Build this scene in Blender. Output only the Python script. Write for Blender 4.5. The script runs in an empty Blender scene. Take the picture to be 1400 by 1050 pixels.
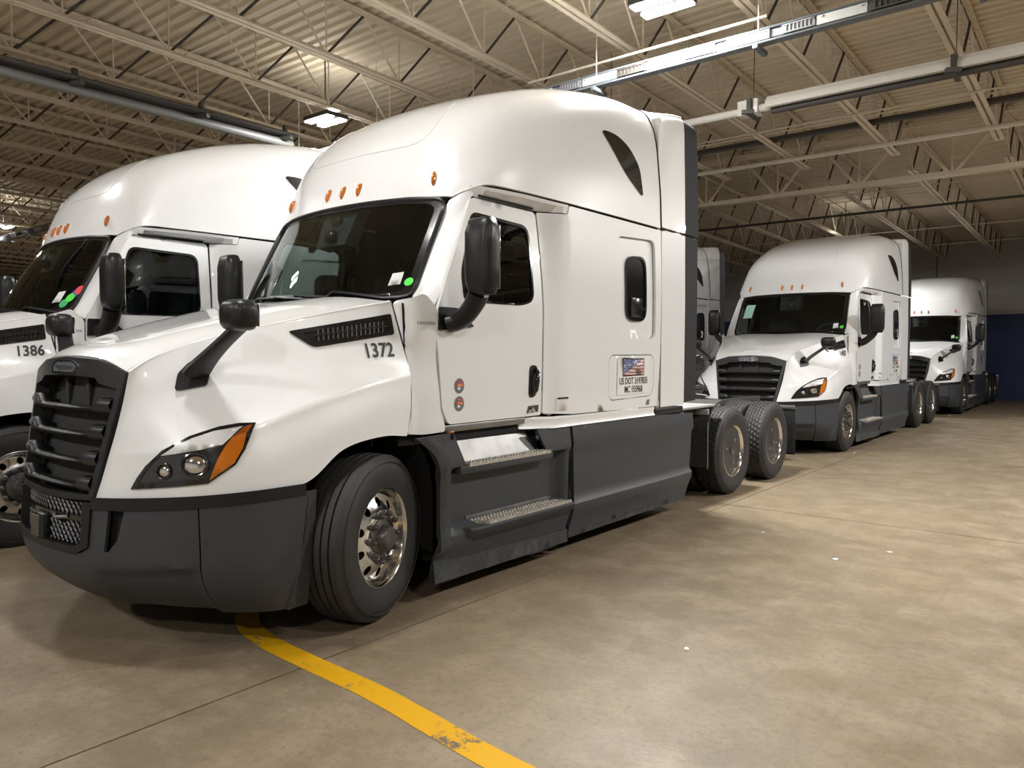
import bpy, bmesh, math, random
import numpy as np
from mathutils import Vector, Matrix
from mathutils.geometry import delaunay_2d_cdt
from mathutils.bvhtree import BVHTree
random.seed(7)
SC = bpy.context.scene
COL = SC.collection
PI = math.pi

# ------------------------------------------------------------------ camera, world, exposure
F_PX = 1028.66
cam_d = bpy.data.cameras.new('camera')
cam_d.sensor_fit = 'HORIZONTAL'; cam_d.sensor_width = 36.0
cam_d.lens = F_PX * 36.0 / 1400.0
cam_d.clip_end = 300
cam = bpy.data.objects.new('camera', cam_d); COL.objects.link(cam)
def _unit(a): return a / np.linalg.norm(a)
_a = _unit(np.array([(1528 - 700) / F_PX, (485.5 - 525) / F_PX, 1.0]))      # joist direction (+Y)
_b = -_unit(np.array([(-580 - 700) / F_PX, (482 - 525) / F_PX, 1.0]))       # cross direction (+X)
_b = _unit(_b - _a * (_a @ _b))
_up = np.cross(_b, _a)
_up = _up if _up[1] < 0 else -_up
_R = np.array([_b, _a, _up])                                                # world = R @ (right, down, forward)
cm = Matrix.Identity(4)
for i in range(3):
    cm[i][0], cm[i][1], cm[i][2] = _R[i][0], -_R[i][1], -_R[i][2]
cm[2][3] = 1.6
cam.matrix_world = cm
SC.camera = cam
world = bpy.data.worlds.new('world'); SC.world = world; world.use_nodes = True
world.node_tree.nodes['Background'].inputs[0].default_value = (0.9, 0.95, 1.0, 1)
world.node_tree.nodes['Background'].inputs[1].default_value = 0.02
SC.view_settings.view_transform = 'Standard'; SC.view_settings.look = 'None'
SC.view_settings.exposure = 0.38; SC.view_settings.gamma = 1.0
SC.view_settings.use_curve_mapping = False
LAMP_W = 300.0

# ------------------------------------------------------------------ materials
MATS = {}
def mat(name, col, rough=0.5, metal=0.0, coat=0.0, coat_r=0.05, spec=0.5, noise=None, bump=None, emit=None, trans=None):
    """noise = (scale, amount, second colour); bump = (scale, strength)"""
    m = bpy.data.materials.new(name); m.use_nodes = True
    nt = m.node_tree; b = nt.nodes['Principled BSDF']
    b.inputs['Base Color'].default_value = (*col, 1)
    b.inputs['Roughness'].default_value = rough
    b.inputs['Metallic'].default_value = metal
    b.inputs['Coat Weight'].default_value = coat
    b.inputs['Coat Roughness'].default_value = coat_r
    b.inputs['Specular IOR Level'].default_value = spec
    if emit:
        b.inputs['Emission Color'].default_value = (*emit[0], 1); b.inputs['Emission Strength'].default_value = emit[1]
    tc = nt.nodes.new('ShaderNodeTexCoord')
    if noise:
        n = nt.nodes.new('ShaderNodeTexNoise'); n.inputs['Scale'].default_value = noise[0]; n.inputs['Detail'].default_value = 6
        nt.links.new(tc.outputs['Object'], n.inputs['Vector'])
        r = nt.nodes.new('ShaderNodeMapRange'); r.inputs[1].default_value = 0.35; r.inputs[2].default_value = 0.7
        r.inputs[4].default_value = noise[1]
        nt.links.new(n.outputs['Fac'], r.inputs[0])
        mx = nt.nodes.new('ShaderNodeMix'); mx.data_type = 'RGBA'
        mx.inputs[6].default_value = (*col, 1); mx.inputs[7].default_value = (*noise[2], 1)
        nt.links.new(r.outputs[0], mx.inputs[0]); nt.links.new(mx.outputs[2], b.inputs['Base Color'])
    if bump:
        n2 = nt.nodes.new('ShaderNodeTexNoise'); n2.inputs['Scale'].default_value = bump[0]; n2.inputs['Detail'].default_value = 4
        nt.links.new(tc.outputs['Object'], n2.inputs['Vector'])
        bp = nt.nodes.new('ShaderNodeBump'); bp.inputs['Strength'].default_value = bump[1]; bp.inputs['Distance'].default_value = 0.01
        nt.links.new(n2.outputs['Fac'], bp.inputs['Height']); nt.links.new(bp.outputs[0], b.inputs['Normal'])
    MATS[name] = m
    return m

def glass_mat(name, tint, gloss_r=0.0):
    m = bpy.data.materials.new(name); m.use_nodes = True
    nt = m.node_tree; nt.nodes.clear()
    out = nt.nodes.new('ShaderNodeOutputMaterial')
    t = nt.nodes.new('ShaderNodeBsdfTransparent'); t.inputs[0].default_value = (*tint, 1)
    g = nt.nodes.new('ShaderNodeBsdfGlossy'); g.inputs[0].default_value = (0.9, 0.95, 0.95, 1); g.inputs[1].default_value = gloss_r
    fr = nt.nodes.new('ShaderNodeFresnel'); fr.inputs[0].default_value = 1.5
    mx = nt.nodes.new('ShaderNodeMixShader')
    nt.links.new(fr.outputs[0], mx.inputs[0]); nt.links.new(t.outputs[0], mx.inputs[1]); nt.links.new(g.outputs[0], mx.inputs[2])
    nt.links.new(mx.outputs[0], out.inputs[0])
    MATS[name] = m
    return m

mat('white_paint', (0.80, 0.81, 0.815), 0.32, coat=1.0, coat_r=0.03)
mat('grey_plastic', (0.038, 0.041, 0.047), 0.5, noise=(5, .35, (0.048, 0.050, 0.055)), spec=.4)
mat('extender_plastic', (0.020, 0.021, 0.024), 0.65, spec=.25)
mat('dusty_rubber', (0.026, 0.026, 0.026), 0.8, noise=(30, .6, (0.055, 0.053, 0.05)), bump=(60, .3))
mat('black_plastic', (0.010, 0.010, 0.011), 0.38, spec=.4)
mat('black_gloss', (0.008, 0.008, 0.009), 0.12, coat=.6)
mat('grille_plastic', (0.016, 0.016, 0.017), 0.38)
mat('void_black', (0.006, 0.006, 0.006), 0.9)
mat('radiator', (0.02, 0.02, 0.021), 0.7, bump=(180, .3))
mat('chrome', (0.8, 0.8, 0.8), 0.08, 1.0)
mat('polished_aluminium', (0.77, 0.76, 0.74), 0.13, 1.0, noise=(9, .5, (0.55, 0.53, 0.5)))
mat('brushed_aluminium', (0.27, 0.265, 0.257), 0.38, .85, noise=(6, .8, (0.17, 0.167, 0.16)))
mat('tread_plate', (0.60, 0.56, 0.50), 0.5, .6, noise=(60, .8, (0.2, 0.17, 0.13)), bump=(120, .6))
mat('tyre_rubber', (0.017, 0.016, 0.0155), 0.62, noise=(7, .6, (0.028, 0.026, 0.025)))
mat('dark_cover', (0.026, 0.025, 0.025), 0.4, noise=(7, .5, (0.045, 0.042, 0.041)))
mat('hub_metal', (0.075, 0.073, 0.07), 0.38, .6, noise=(16, .8, (0.15, 0.14, 0.13)))
mat('frame_black', (0.02, 0.02, 0.021), 0.6)
mat('deck_grey', (0.36, 0.36, 0.355), 0.45, .3, noise=(9, .6, (0.27, 0.27, 0.265)))
mat('amber', (0.52, 0.14, 0.006), 0.18, coat=1.0)
mat('amber_dark', (0.28, 0.065, 0.01), 0.18, coat=1.0)
mat('lamp_black', (0.014, 0.014, 0.016), 0.15, coat=1.0)
mat('lamp_white', (0.62, 0.62, 0.62), 0.25, coat=1.0)
mat('interior', (0.03, 0.03, 0.031), 0.7)
mat('interior_grey', (0.045, 0.047, 0.047), 0.7)
mat('seat_fabric', (0.022, 0.022, 0.025), 0.85)
mat('ink', (0.012, 0.012, 0.014), 0.5)
mat('paper', (0.72, 0.74, 0.72), 0.6)
mat('decal_white', (0.82, 0.81, 0.80), 0.35, coat=.5)
mat('green_sticker', (0.06, 0.75, 0.03), 0.5)
mat('green_dark', (0.02, 0.4, 0.12), 0.5)
mat('red_sticker', (0.75, 0.03, 0.05), 0.5)
mat('blue_sticker', (0.03, 0.05, 0.3), 0.5)
mat('mint_patch', (0.42, 0.72, 0.60), 0.6)
mat('orange_print', (0.65, 0.16, 0.04), 0.5)
mat('badge_grey', (0.14, 0.15, 0.18), 0.4, coat=.6)
mat('brass_patch', (0.075, 0.066, 0.05), 0.5)
mat('red_lens', (0.35, 0.01, 0.01), 0.2, coat=1.0)
glass_mat('windshield_glass', (0.60, 0.70, 0.67))
glass_mat('side_glass', (0.30, 0.36, 0.36))

# flag decal: red and white stripes with a blue field and pale lettering-like blotches
def flag_material():
    m = mat('flag_print', (0.5, 0.1, 0.1), 0.4, coat=.5)
    nt = m.node_tree; b = nt.nodes['Principled BSDF']
    tc = nt.nodes.new('ShaderNodeTexCoord'); sp = nt.nodes.new('ShaderNodeSeparateXYZ')
    nt.links.new(tc.outputs['Generated'], sp.inputs[0])
    w = nt.nodes.new('ShaderNodeTexWave'); w.bands_direction = 'Z'; w.inputs['Scale'].default_value = 1.6; w.inputs['Distortion'].default_value = 3.0
    nt.links.new(tc.outputs['Generated'], w.inputs['Vector'])
    cr = nt.nodes.new('ShaderNodeMix'); cr.data_type = 'RGBA'
    cr.inputs[6].default_value = (0.30, 0.03, 0.03, 1); cr.inputs[7].default_value = (0.72, 0.62, 0.60, 1)
    nt.links.new(w.outputs['Fac'], cr.inputs[0])
    # blue field towards the upper front corner
    a = nt.nodes.new('ShaderNodeMath'); a.operation = 'SUBTRACT'
    nt.links.new(sp.outputs['Z'], a.inputs[0]); nt.links.new(sp.outputs['Y'], a.inputs[1])
    r = nt.nodes.new('ShaderNodeMapRange'); r.inputs[1].default_value = -0.05; r.inputs[2].default_value = 0.12
    nt.links.new(a.outputs[0], r.inputs[0])
    bl = nt.nodes.new('ShaderNodeTexNoise'); bl.inputs['Scale'].default_value = 14
    nt.links.new(tc.outputs['Generated'], bl.inputs['Vector'])
    bc = nt.nodes.new('ShaderNodeValToRGB'); bc.color_ramp.elements[0].position = .5; bc.color_ramp.elements[0].color = (0.02, 0.035, 0.16, 1)
    bc.color_ramp.elements[1].position = .62; bc.color_ramp.elements[1].color = (0.6, 0.62, 0.7, 1)
    nt.links.new(bl.outputs['Fac'], bc.inputs[0])
    m2 = nt.nodes.new('ShaderNodeMix'); m2.data_type = 'RGBA'
    nt.links.new(r.outputs[0], m2.inputs[0]); nt.links.new(cr.outputs[2], m2.inputs[6]); nt.links.new(bc.outputs[0], m2.inputs[7])
    nt.links.new(m2.outputs[2], b.inputs['Base Color'])
flag_material()

# concrete floor
def concrete():
    m = bpy.data.materials.new('concrete'); m.use_nodes = True; MATS['concrete'] = m
    nt = m.node_tree; b = nt.nodes['Principled BSDF']; L = nt.links.new
    g = nt.nodes.new('ShaderNodeNewGeometry')
    def noise(scale, detail, rough=.55, stretch=None):
        n = nt.nodes.new('ShaderNodeTexNoise'); n.inputs['Scale'].default_value = scale; n.inputs['Detail'].default_value = detail; n.inputs['Roughness'].default_value = rough
        if stretch:
            mp = nt.nodes.new('ShaderNodeMapping'); mp.inputs['Scale'].default_value = stretch
            L(g.outputs['Position'], mp.inputs[0]); L(mp.outputs[0], n.inputs['Vector'])
        else: L(g.outputs['Position'], n.inputs['Vector'])
        return n
    def rng(s, a, c, lo, hi):
        r = nt.nodes.new('ShaderNodeMapRange'); r.inputs[1].default_value = a; r.inputs[2].default_value = c; r.inputs[3].default_value = lo; r.inputs[4].default_value = hi
        L(s, r.inputs[0]); return r.outputs[0]
    def mix(f, a, c):
        x = nt.nodes.new('ShaderNodeMix'); x.data_type = 'RGBA'
        L(f, x.inputs[0])
        if isinstance(a, tuple): x.inputs[6].default_value = (*a, 1)
        else: L(a, x.inputs[6])
        if isinstance(c, tuple): x.inputs[7].default_value = (*c, 1)
        else: L(c, x.inputs[7])
        return x.outputs[2]
    c = mix(rng(noise(.55, 5).outputs['Fac'], .35, .68, 0, 1), (0.205, 0.158, 0.100), (0.148, 0.113, 0.072))
    c = mix(rng(noise(3.2, 10, .72).outputs['Fac'], .44, .68, 0, .8), c, (0.27, 0.215, 0.145))
    c = mix(rng(noise(1.3, 7, .7).outputs['Fac'], .56, .74, 0, .55), c, (0.095, 0.076, 0.054))
    c = mix(rng(noise(24, 6, .75).outputs['Fac'], .50, .68, 0, .7), c, (0.12, 0.095, 0.07))
    # faint drag marks across the slab
    c = mix(rng(noise(1.0, 5, .65, (16, .45, 1)).outputs['Fac'], .57, .72, 0, .45), c, (0.15, 0.12, 0.085))
    # isolated dark specks and stains
    c = mix(rng(noise(9.5, 6, .7).outputs['Fac'], .695, .73, 0, .7), c, (0.075, 0.062, 0.05))
    oi = nt.nodes.new('ShaderNodeObjectInfo')
    hv = nt.nodes.new('ShaderNodeHueSaturation'); L(c, hv.inputs['Color']); L(rng(oi.outputs['Random'], 0, 1, .94, 1.06), hv.inputs['Value'])
    L(hv.outputs[0], b.inputs['Base Color'])
    L(rng(noise(2.2, 6).outputs['Fac'], .3, .7, .34, .62), b.inputs['Roughness'])
    b.inputs['Specular IOR Level'].default_value = .4
    bp = nt.nodes.new('ShaderNodeBump'); bp.inputs['Strength'].default_value = .12; bp.inputs['Distance'].default_value = .01
    L(noise(45, 6).outputs['Fac'], bp.inputs['Height']); L(bp.outputs[0], b.inputs['Normal'])
concrete()
mat('joint_filler', (0.03, 0.024, 0.018), 0.9)
# worn yellow paint
def yellow_paint():
    m = mat('yellow_paint', (0.56, 0.30, 0.004), 0.6, spec=.2)
    nt = m.node_tree; b = nt.nodes['Principled BSDF']; L = nt.links.new
    g = nt.nodes.new('ShaderNodeNewGeometry')
    n = nt.nodes.new('ShaderNodeTexNoise'); n.inputs['Scale'].default_value = 22; n.inputs['Detail'].default_value = 8; n.inputs['Roughness'].default_value = .75
    L(g.outputs['Position'], n.inputs['Vector'])
    n2 = nt.nodes.new('ShaderNodeTexNoise'); n2.inputs['Scale'].default_value = 3.1; n2.inputs['Detail'].default_value = 3
    L(g.outputs['Position'], n2.inputs['Vector'])
    ad = nt.nodes.new('ShaderNodeMath'); ad.operation = 'MULTIPLY'; L(n.outputs['Fac'], ad.inputs[0]); L(n2.outputs['Fac'], ad.inputs[1])
    r = nt.nodes.new('ShaderNodeMapRange'); r.inputs[1].default_value = .305; r.inputs[2].default_value = .37
    L(ad.outputs[0], r.inputs[0])
    mx = nt.nodes.new('ShaderNodeMix'); mx.data_type = 'RGBA'
    mx.inputs[6].default_value = (0.56, 0.30, 0.004, 1); mx.inputs[7].default_value = (0.13, 0.10, 0.07, 1)
    L(r.outputs[0], mx.inputs[0]); L(mx.outputs[2], b.inputs['Base Color'])
yellow_paint()
mat('deck_paint', (0.66, 0.57, 0.43), 0.6, noise=(.7, .6, (0.54, 0.46, 0.34)))
mat('joist_paint', (0.66, 0.57, 0.44), 0.5, noise=(2, .5, (0.55, 0.47, 0.36)))
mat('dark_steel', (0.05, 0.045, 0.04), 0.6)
mat('heater_white', (0.62, 0.60, 0.55), 0.35)
mat('heater_grey', (0.16, 0.16, 0.155), 0.5, .2)
mat('bus_silver', (0.30, 0.31, 0.32), 0.4, .5)
mat('bus_grey', (0.13, 0.145, 0.16), 0.5, .3)
mat('bus_pale', (0.45, 0.45, 0.43), 0.5)
mat('pipe_cream', (0.60, 0.55, 0.46), 0.45)
mat('wall_white', (0.42, 0.41, 0.40), 0.8, noise=(.8, .5, (0.34, 0.33, 0.32)))
mat('wall_blue', (0.006, 0.020, 0.085), 0.6, noise=(1.1, .5, (0.005, 0.016, 0.065)))
mat('lamp_panel', (1, 1, 1), 0.4, emit=((1.0, 0.96, 0.89), 38.0))
mat('fixture_white', (0.6, 0.6, 0.58), 0.4)
mat('scrap', (0.75, 0.74, 0.70), 0.7)

# ------------------------------------------------------------------ mesh helpers
def link(o, parent=None):
    COL.objects.link(o)
    if parent is not None: o.parent = parent
    return o
def mesh_from(name, V, Fc, m=None, smooth=False, sharp=None):
    me = bpy.data.meshes.new(name)
    me.from_pydata([tuple(map(float, v)) for v in V], [], [tuple(map(int, f)) for f in Fc])
    if m: me.materials.append(MATS[m])
    if smooth:
        me.polygons.foreach_set('use_smooth', [True] * len(me.polygons))
        if sharp is not None: me.set_sharp_from_angle(angle=math.radians(sharp))
    me.update()
    return me
def obj(name, me, parent=None, loc=None, rot=None):
    o = bpy.data.objects.new(name, me); link(o, parent)
    if loc is not None: o.location = loc
    if rot is not None: o.rotation_euler = rot
    return o
def empty(name, loc=(0, 0, 0), rz=0, parent=None):
    o = bpy.data.objects.new(name, None); o.location = loc; o.rotation_euler = (0, 0, rz); link(o, parent); return o
def tag(o, label=None, cat=None, group=None, kind=None):
    if label: o['label'] = label
    if cat: o['category'] = cat
    if group: o['group'] = group
    if kind: o['kind'] = kind
    return o
def bm_mesh(name, bm, m, smooth=False, sharp=None):
    me = bpy.data.meshes.new(name); bm.normal_update(); bm.to_mesh(me); bm.free()
    if m: me.materials.append(MATS[m])
    if smooth:
        me.polygons.foreach_set('use_smooth', [True] * len(me.polygons))
        if sharp is not None: me.set_sharp_from_angle(angle=math.radians(sharp))
    return me
def bm_box(bm, c, s, rot=None):
    M = Matrix.Translation(c) @ (rot.to_4x4() if rot is not None else Matrix.Identity(4)) @ Matrix.Diagonal((*s, 1))
    bmesh.ops.create_cube(bm, size=1, matrix=M)
def box_mesh(name, c, s, m, bevel=0.0, rot=None, seg=2):
    bm = bmesh.new(); bm_box(bm, c, s, rot)
    if bevel:
        bmesh.ops.bevel(bm, geom=list(bm.edges), offset=bevel, segments=seg, profile=.5, affect='EDGES')
    return bm_mesh(name, bm, m, smooth=bevel > 0, sharp=40)
def bm_cyl(bm, p, q, r, n=8, r2=None):
    p, q = Vector(p), Vector(q); d = q - p
    M = Matrix.Translation((p + q) / 2) @ d.to_track_quat('Z', 'Y').to_matrix().to_4x4()
    bmesh.ops.create_cone(bm, cap_ends=True, segments=n, radius1=r, radius2=r if r2 is None else r2, depth=d.length, matrix=M)
def cyl_mesh(name, p, q, r, m, n=12, r2=None):
    bm = bmesh.new(); bm_cyl(bm, p, q, r, n, r2); return bm_mesh(name, bm, m, True, 40)
def tube_mesh(name, path, r, m, n=10, closed=False, flat=1.0, up=(0, 0, 1)):
    """sweep an ellipse (r across, r*flat along up) along path"""
    P = [Vector(p) for p in path]; V = []; Fc = []; N = len(P)
    R = r if hasattr(r, '__len__') else [r] * N
    for i, p in enumerate(P):
        d = (P[(i + 1) % N] - P[i - 1]) if (closed or 0 < i < N - 1) else (P[1] - P[0] if i == 0 else P[-1] - P[-2])
        d.normalize(); s = d.cross(Vector(up))
        if s.length < 1e-4: s = d.cross(Vector((1, 0, 0)))
        s.normalize(); t = s.cross(d)
        for k in range(n):
            a = 2 * PI * k / n; V.append(p + s * math.cos(a) * R[i] + t * math.sin(a) * R[i] * flat)
    for i in range(N if closed else N - 1):
        j = (i + 1) % N
        for k in range(n):
            Fc.append((i * n + k, i * n + (k + 1) % n, j * n + (k + 1) % n, j * n + k))
    if not closed:
        Fc.append(tuple(range(n))); Fc.append(tuple(range((N - 1) * n, N * n))[::-1])
    return mesh_from(name, V, Fc, m, True, 50)
def cr_eval(C, n):
    """Catmull-Rom along axis 0 with n segments a span"""
    C = np.asarray(C, float); N = len(C)
    E_ = np.concatenate([[2 * C[0] - C[1]], C, [2 * C[-1] - C[-2]]])
    out = []
    for i in range(N - 1):
        p0, p1, p2, p3 = E_[i:i + 4]
        for k in range(n):
            t = k / n
            out.append(.5 * ((2 * p1) + (p2 - p0) * t + (2 * p0 - 5 * p1 + 4 * p2 - p3) * t * t + (3 * p1 - p0 - 3 * p2 + p3) * t ** 3))
    out.append(C[-1])
    return np.array(out)
def grid_faces(R, C, flip=False):
    f = []
    for i in range(R - 1):
        for j in range(C - 1):
            q = (i * C + j, i * C + j + 1, (i + 1) * C + j + 1, (i + 1) * C + j)
            f.append(q[::-1] if flip else q)
    return f
def patch(G, nr=6, nc=6):
    S = cr_eval(G, nr)                       # rows
    S = cr_eval(np.swapaxes(S, 0, 1), nc)    # columns
    return np.swapaxes(S, 0, 1)
def surf_mesh(name, S, m, outward, sharp=None):
    R, C = S.shape[:2]; V = S.reshape(-1, 3)
    Fc = grid_faces(R, C)
    me = mesh_from(name, V, Fc, m, True, sharp)
    orient(me, outward)
    return me
def orient(me, outward):
    """outward: a vector, or a point (as tuple ('p', xyz)) the faces should look away from"""
    s = 0
    for p in me.polygons:
        w = Vector(outward) if outward[0] != 'p' else (p.center - Vector(outward[1]))
        s += p.normal.dot(w) * p.area
    if s < 0: me.flip_normals()
    return me
def inside(pt, poly):
    x, y = pt; c = False; n = len(poly); j = n - 1
    for i in range(n):
        xi, yi = poly[i]; xj, yj = poly[j]
        if (yi > y) != (yj > y) and x < (xj - xi) * (y - yi) / (yj - yi) + xi: c = not c
        j = i
    return c
def resample(poly, res):
    out = []
    for i in range(len(poly)):
        a = np.array(poly[i], float); b = np.array(poly[(i + 1) % len(poly)], float)
        n = max(1, int(math.ceil(np.linalg.norm(b - a) / res)))
        for k in range(n): out.append(tuple(a + (b - a) * k / n))
    return out
def rpoly(pts, r, n=5):
    """polygon with rounded corners; r a number or a list"""
    out = []; N = len(pts)
    for i in range(N):
        p = np.array(pts[i], float); a = np.array(pts[i - 1], float); b = np.array(pts[(i + 1) % N], float)
        ri = r[i] if hasattr(r, '__len__') else r
        if ri <= 0: out.append(tuple(p)); continue
        da = (a - p); db = (b - p); la = np.linalg.norm(da); lb = np.linalg.norm(db)
        k = min(ri, la * .48, lb * .48)
        s = p + da / la * k; e = p + db / lb * k
        for j in range(n + 1):
            t = j / n; out.append(tuple((1 - t) ** 2 * s + 2 * t * (1 - t) * p + t * t * e))
    return out
def panel_mesh(name, outline, holes, fmap, m, outward, res=.07, flat=False):
    """tessellated panel: 2D outline with holes, each 2D point sent to 3D by fmap"""
    loops = [resample(outline, res)] + [resample(h, res) for h in holes]
    pts = []; edges = []
    for lp in loops:
        b = len(pts); pts += lp; edges += [(b + i, b + (i + 1) % len(lp)) for i in range(len(lp))]
    if not flat:
        xs = [p[0] for p in outline]; ys = [p[1] for p in outline]
        bnd = np.array(pts)
        nx = int((max(xs) - min(xs)) / res) + 1; ny = int((max(ys) - min(ys)) / res) + 1
        for i in range(nx + 1):
            for j in range(ny + 1):
                q = (min(xs) + (i + (.5 if j % 2 else 0)) * res, min(ys) + j * res)
                if inside(q, outline) and not any(inside(q, h) for h in holes):
                    if np.min(np.hypot(bnd[:, 0] - q[0], bnd[:, 1] - q[1])) > .45 * res: pts.append(q)
    r = delaunay_2d_cdt([Vector(p) for p in pts], edges, [], 0, 1e-6)
    V2 = r[0]; Fc = []
    for f in r[2]:
        c = sum((Vector(V2[i]) for i in f), Vector((0, 0))) / len(f)
        if inside(c, outline) and not any(inside(c, h) for h in holes): Fc.append(f)
    me = mesh_from(name, [fmap(v[0], v[1]) for v in V2], Fc, m, True)
    orient(me, outward)
    return me
def thick(o, t, offset=-1):
    md = o.modifiers.new('solid', 'SOLIDIFY'); md.thickness = t; md.offset = offset; md.use_even_offset = False
    es = o.modifiers.new('edges', 'EDGE_SPLIT'); es.split_angle = math.radians(38)
    return o
def text_mesh(name, s, size, m, fmap, sx=1.0, outward=(1, 0, 0), extr=0, bold=0.0):
    """letters sent through fmap(x along the text, y up)"""
    cu = bpy.data.curves.new(name, 'FONT'); cu.body = s; cu.size = size; cu.align_x = 'CENTER'; cu.align_y = 'CENTER'; cu.offset = bold
    cu.resolution_u = 3
    t = bpy.data.objects.new('tmp_text', cu); COL.objects.link(t)
    dg = bpy.context.evaluated_depsgraph_get()
    me = bpy.data.meshes.new_from_object(t.evaluated_get(dg))
    bpy.data.objects.remove(t); bpy.data.curves.remove(cu)
    me.name = name
    for v in me.vertices: v.co = fmap(v.co.x * sx, v.co.y)
    me.materials.clear(); me.materials.append(MATS[m]); me.update()
    orient(me, outward)
    return me
def smooth01(t):
    t = max(0.0, min(1.0, t)); return t * t * (3 - 2 * t)
def lathe(name, prof, m, n=48, axis='X', sharp=35):
    """profile of (along axis, radius) turned about the X axis"""
    V = []; Fc = []; K = len(prof)
    for i in range(n):
        a = 2 * PI * i / n
        for x, r in prof: V.append((x, r * math.cos(a), r * math.sin(a)))
    for i in range(n):
        j = (i + 1) % n
        for k in range(K - 1): Fc.append((i * K + k, j * K + k, j * K + k + 1, i * K + k + 1))
    me = mesh_from(name, V, Fc, m, True, sharp)
    return me
def copy_tree(o, parent=None):
    c = o.copy(); link(c)
    c.parent = parent
    for ch in o.children: copy_tree(ch, c)
    return c

# ================================================================== THE BUILDING
X0, X1, YA, YB = -62.0, 10.0, -9.0, 32.0
SLOPE = .02
def zj(y): return 5.61 - SLOPE * y            # underside of the joists
D_J = .79                                      # joist depth
def zdeck(y): return zj(y) + D_J + .03

def struct(o): o['kind'] = 'structure'; return o
# floor: a dark sub-base with concrete slabs set on it, open joints between them
fl = struct(obj('floor', box_mesh('floor', ((X0 + X1) / 2, (YA + YB) / 2, -.17), (X1 - X0, YB - YA, .3), 'joint_filler')))
jx = [X0] + [x for x in [-3.2 + 6.1 * k for k in range(-9, 3)] if X0 < x < X1] + [X1]
jy = [YA] + [y for y in [7.65 + 9.2 * k for k in range(-1, 3)] if YA < y < YB] + [YB]
slab_cache = {}
for a, b in zip(jx[:-1], jx[1:]):
    for c, d in zip(jy[:-1], jy[1:]):
        key = (round(b - a, 3), round(d - c, 3))
        if key not in slab_cache:
            slab_cache[key] = box_mesh('slab', (0, 0, -.015), (b - a - .013, d - c - .013, .03), 'concrete')
        obj('slab', slab_cache[key], fl, ((a + b) / 2, (c + d) / 2, 0))
# walls
def wall(name, c, s, m): return struct(obj(name, box_mesh(name, c, s, m)))
BLUE_T = 3.05
wb = wall('wall_back', ((X0 + X1) / 2, YB + .1, 4.3), (X1 - X0, .2, 8.6), 'wall_white')
obj('blue_band', box_mesh('blue_band', ((X0 + X1) / 2, YB - .006, BLUE_T / 2), (X1 - X0, .012, BLUE_T), 'wall_blue'), wb)
for i in range(-3, 5):   # block wall panel joints, upright seams
    obj('panel_seam', box_mesh('panel_seam', (-5.35 + 6.2 * i, YB - .004, 4.4), (.03, .02, 2.7), 'dark_steel'), wb)
wall('wall_front', ((X0 + X1) / 2, YA - .1, 4.3), (X1 - X0, .2, 8.6), 'wall_white')
wall('wall_left', (X0 - .1, (YA + YB) / 2, 4.3), (.2, YB - YA, 8.6), 'wall_white')
wall('wall_right', (X1 + .1, (YA + YB) / 2, 4.3), (.2, YB - YA, 8.6), 'wall_white')
# corrugated roof deck, ribs running across the joists
def deck():
    V = []; Fc = []; pitch = .19; y = YA
    prof = []
    while y < YB:
        prof += [(y, 0), (y + .085, 0), (y + .105, .05), (y + .17, .05)]
        y += pitch
    prof.append((YB, 0))
    for yy, dz in prof:
        z = zdeck(yy) + dz
        V += [(X0, yy, z), (X1, yy, z)]
    for i in range(len(prof) - 1): Fc.append((2 * i, 2 * i + 2, 2 * i + 3, 2 * i + 1))
    me = mesh_from('ceiling', V, Fc, 'deck_paint'); orient(me, (0, 0, -1))
    o = obj('ceiling', me); thick(o, .03); return struct(o)
deck()

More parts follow.
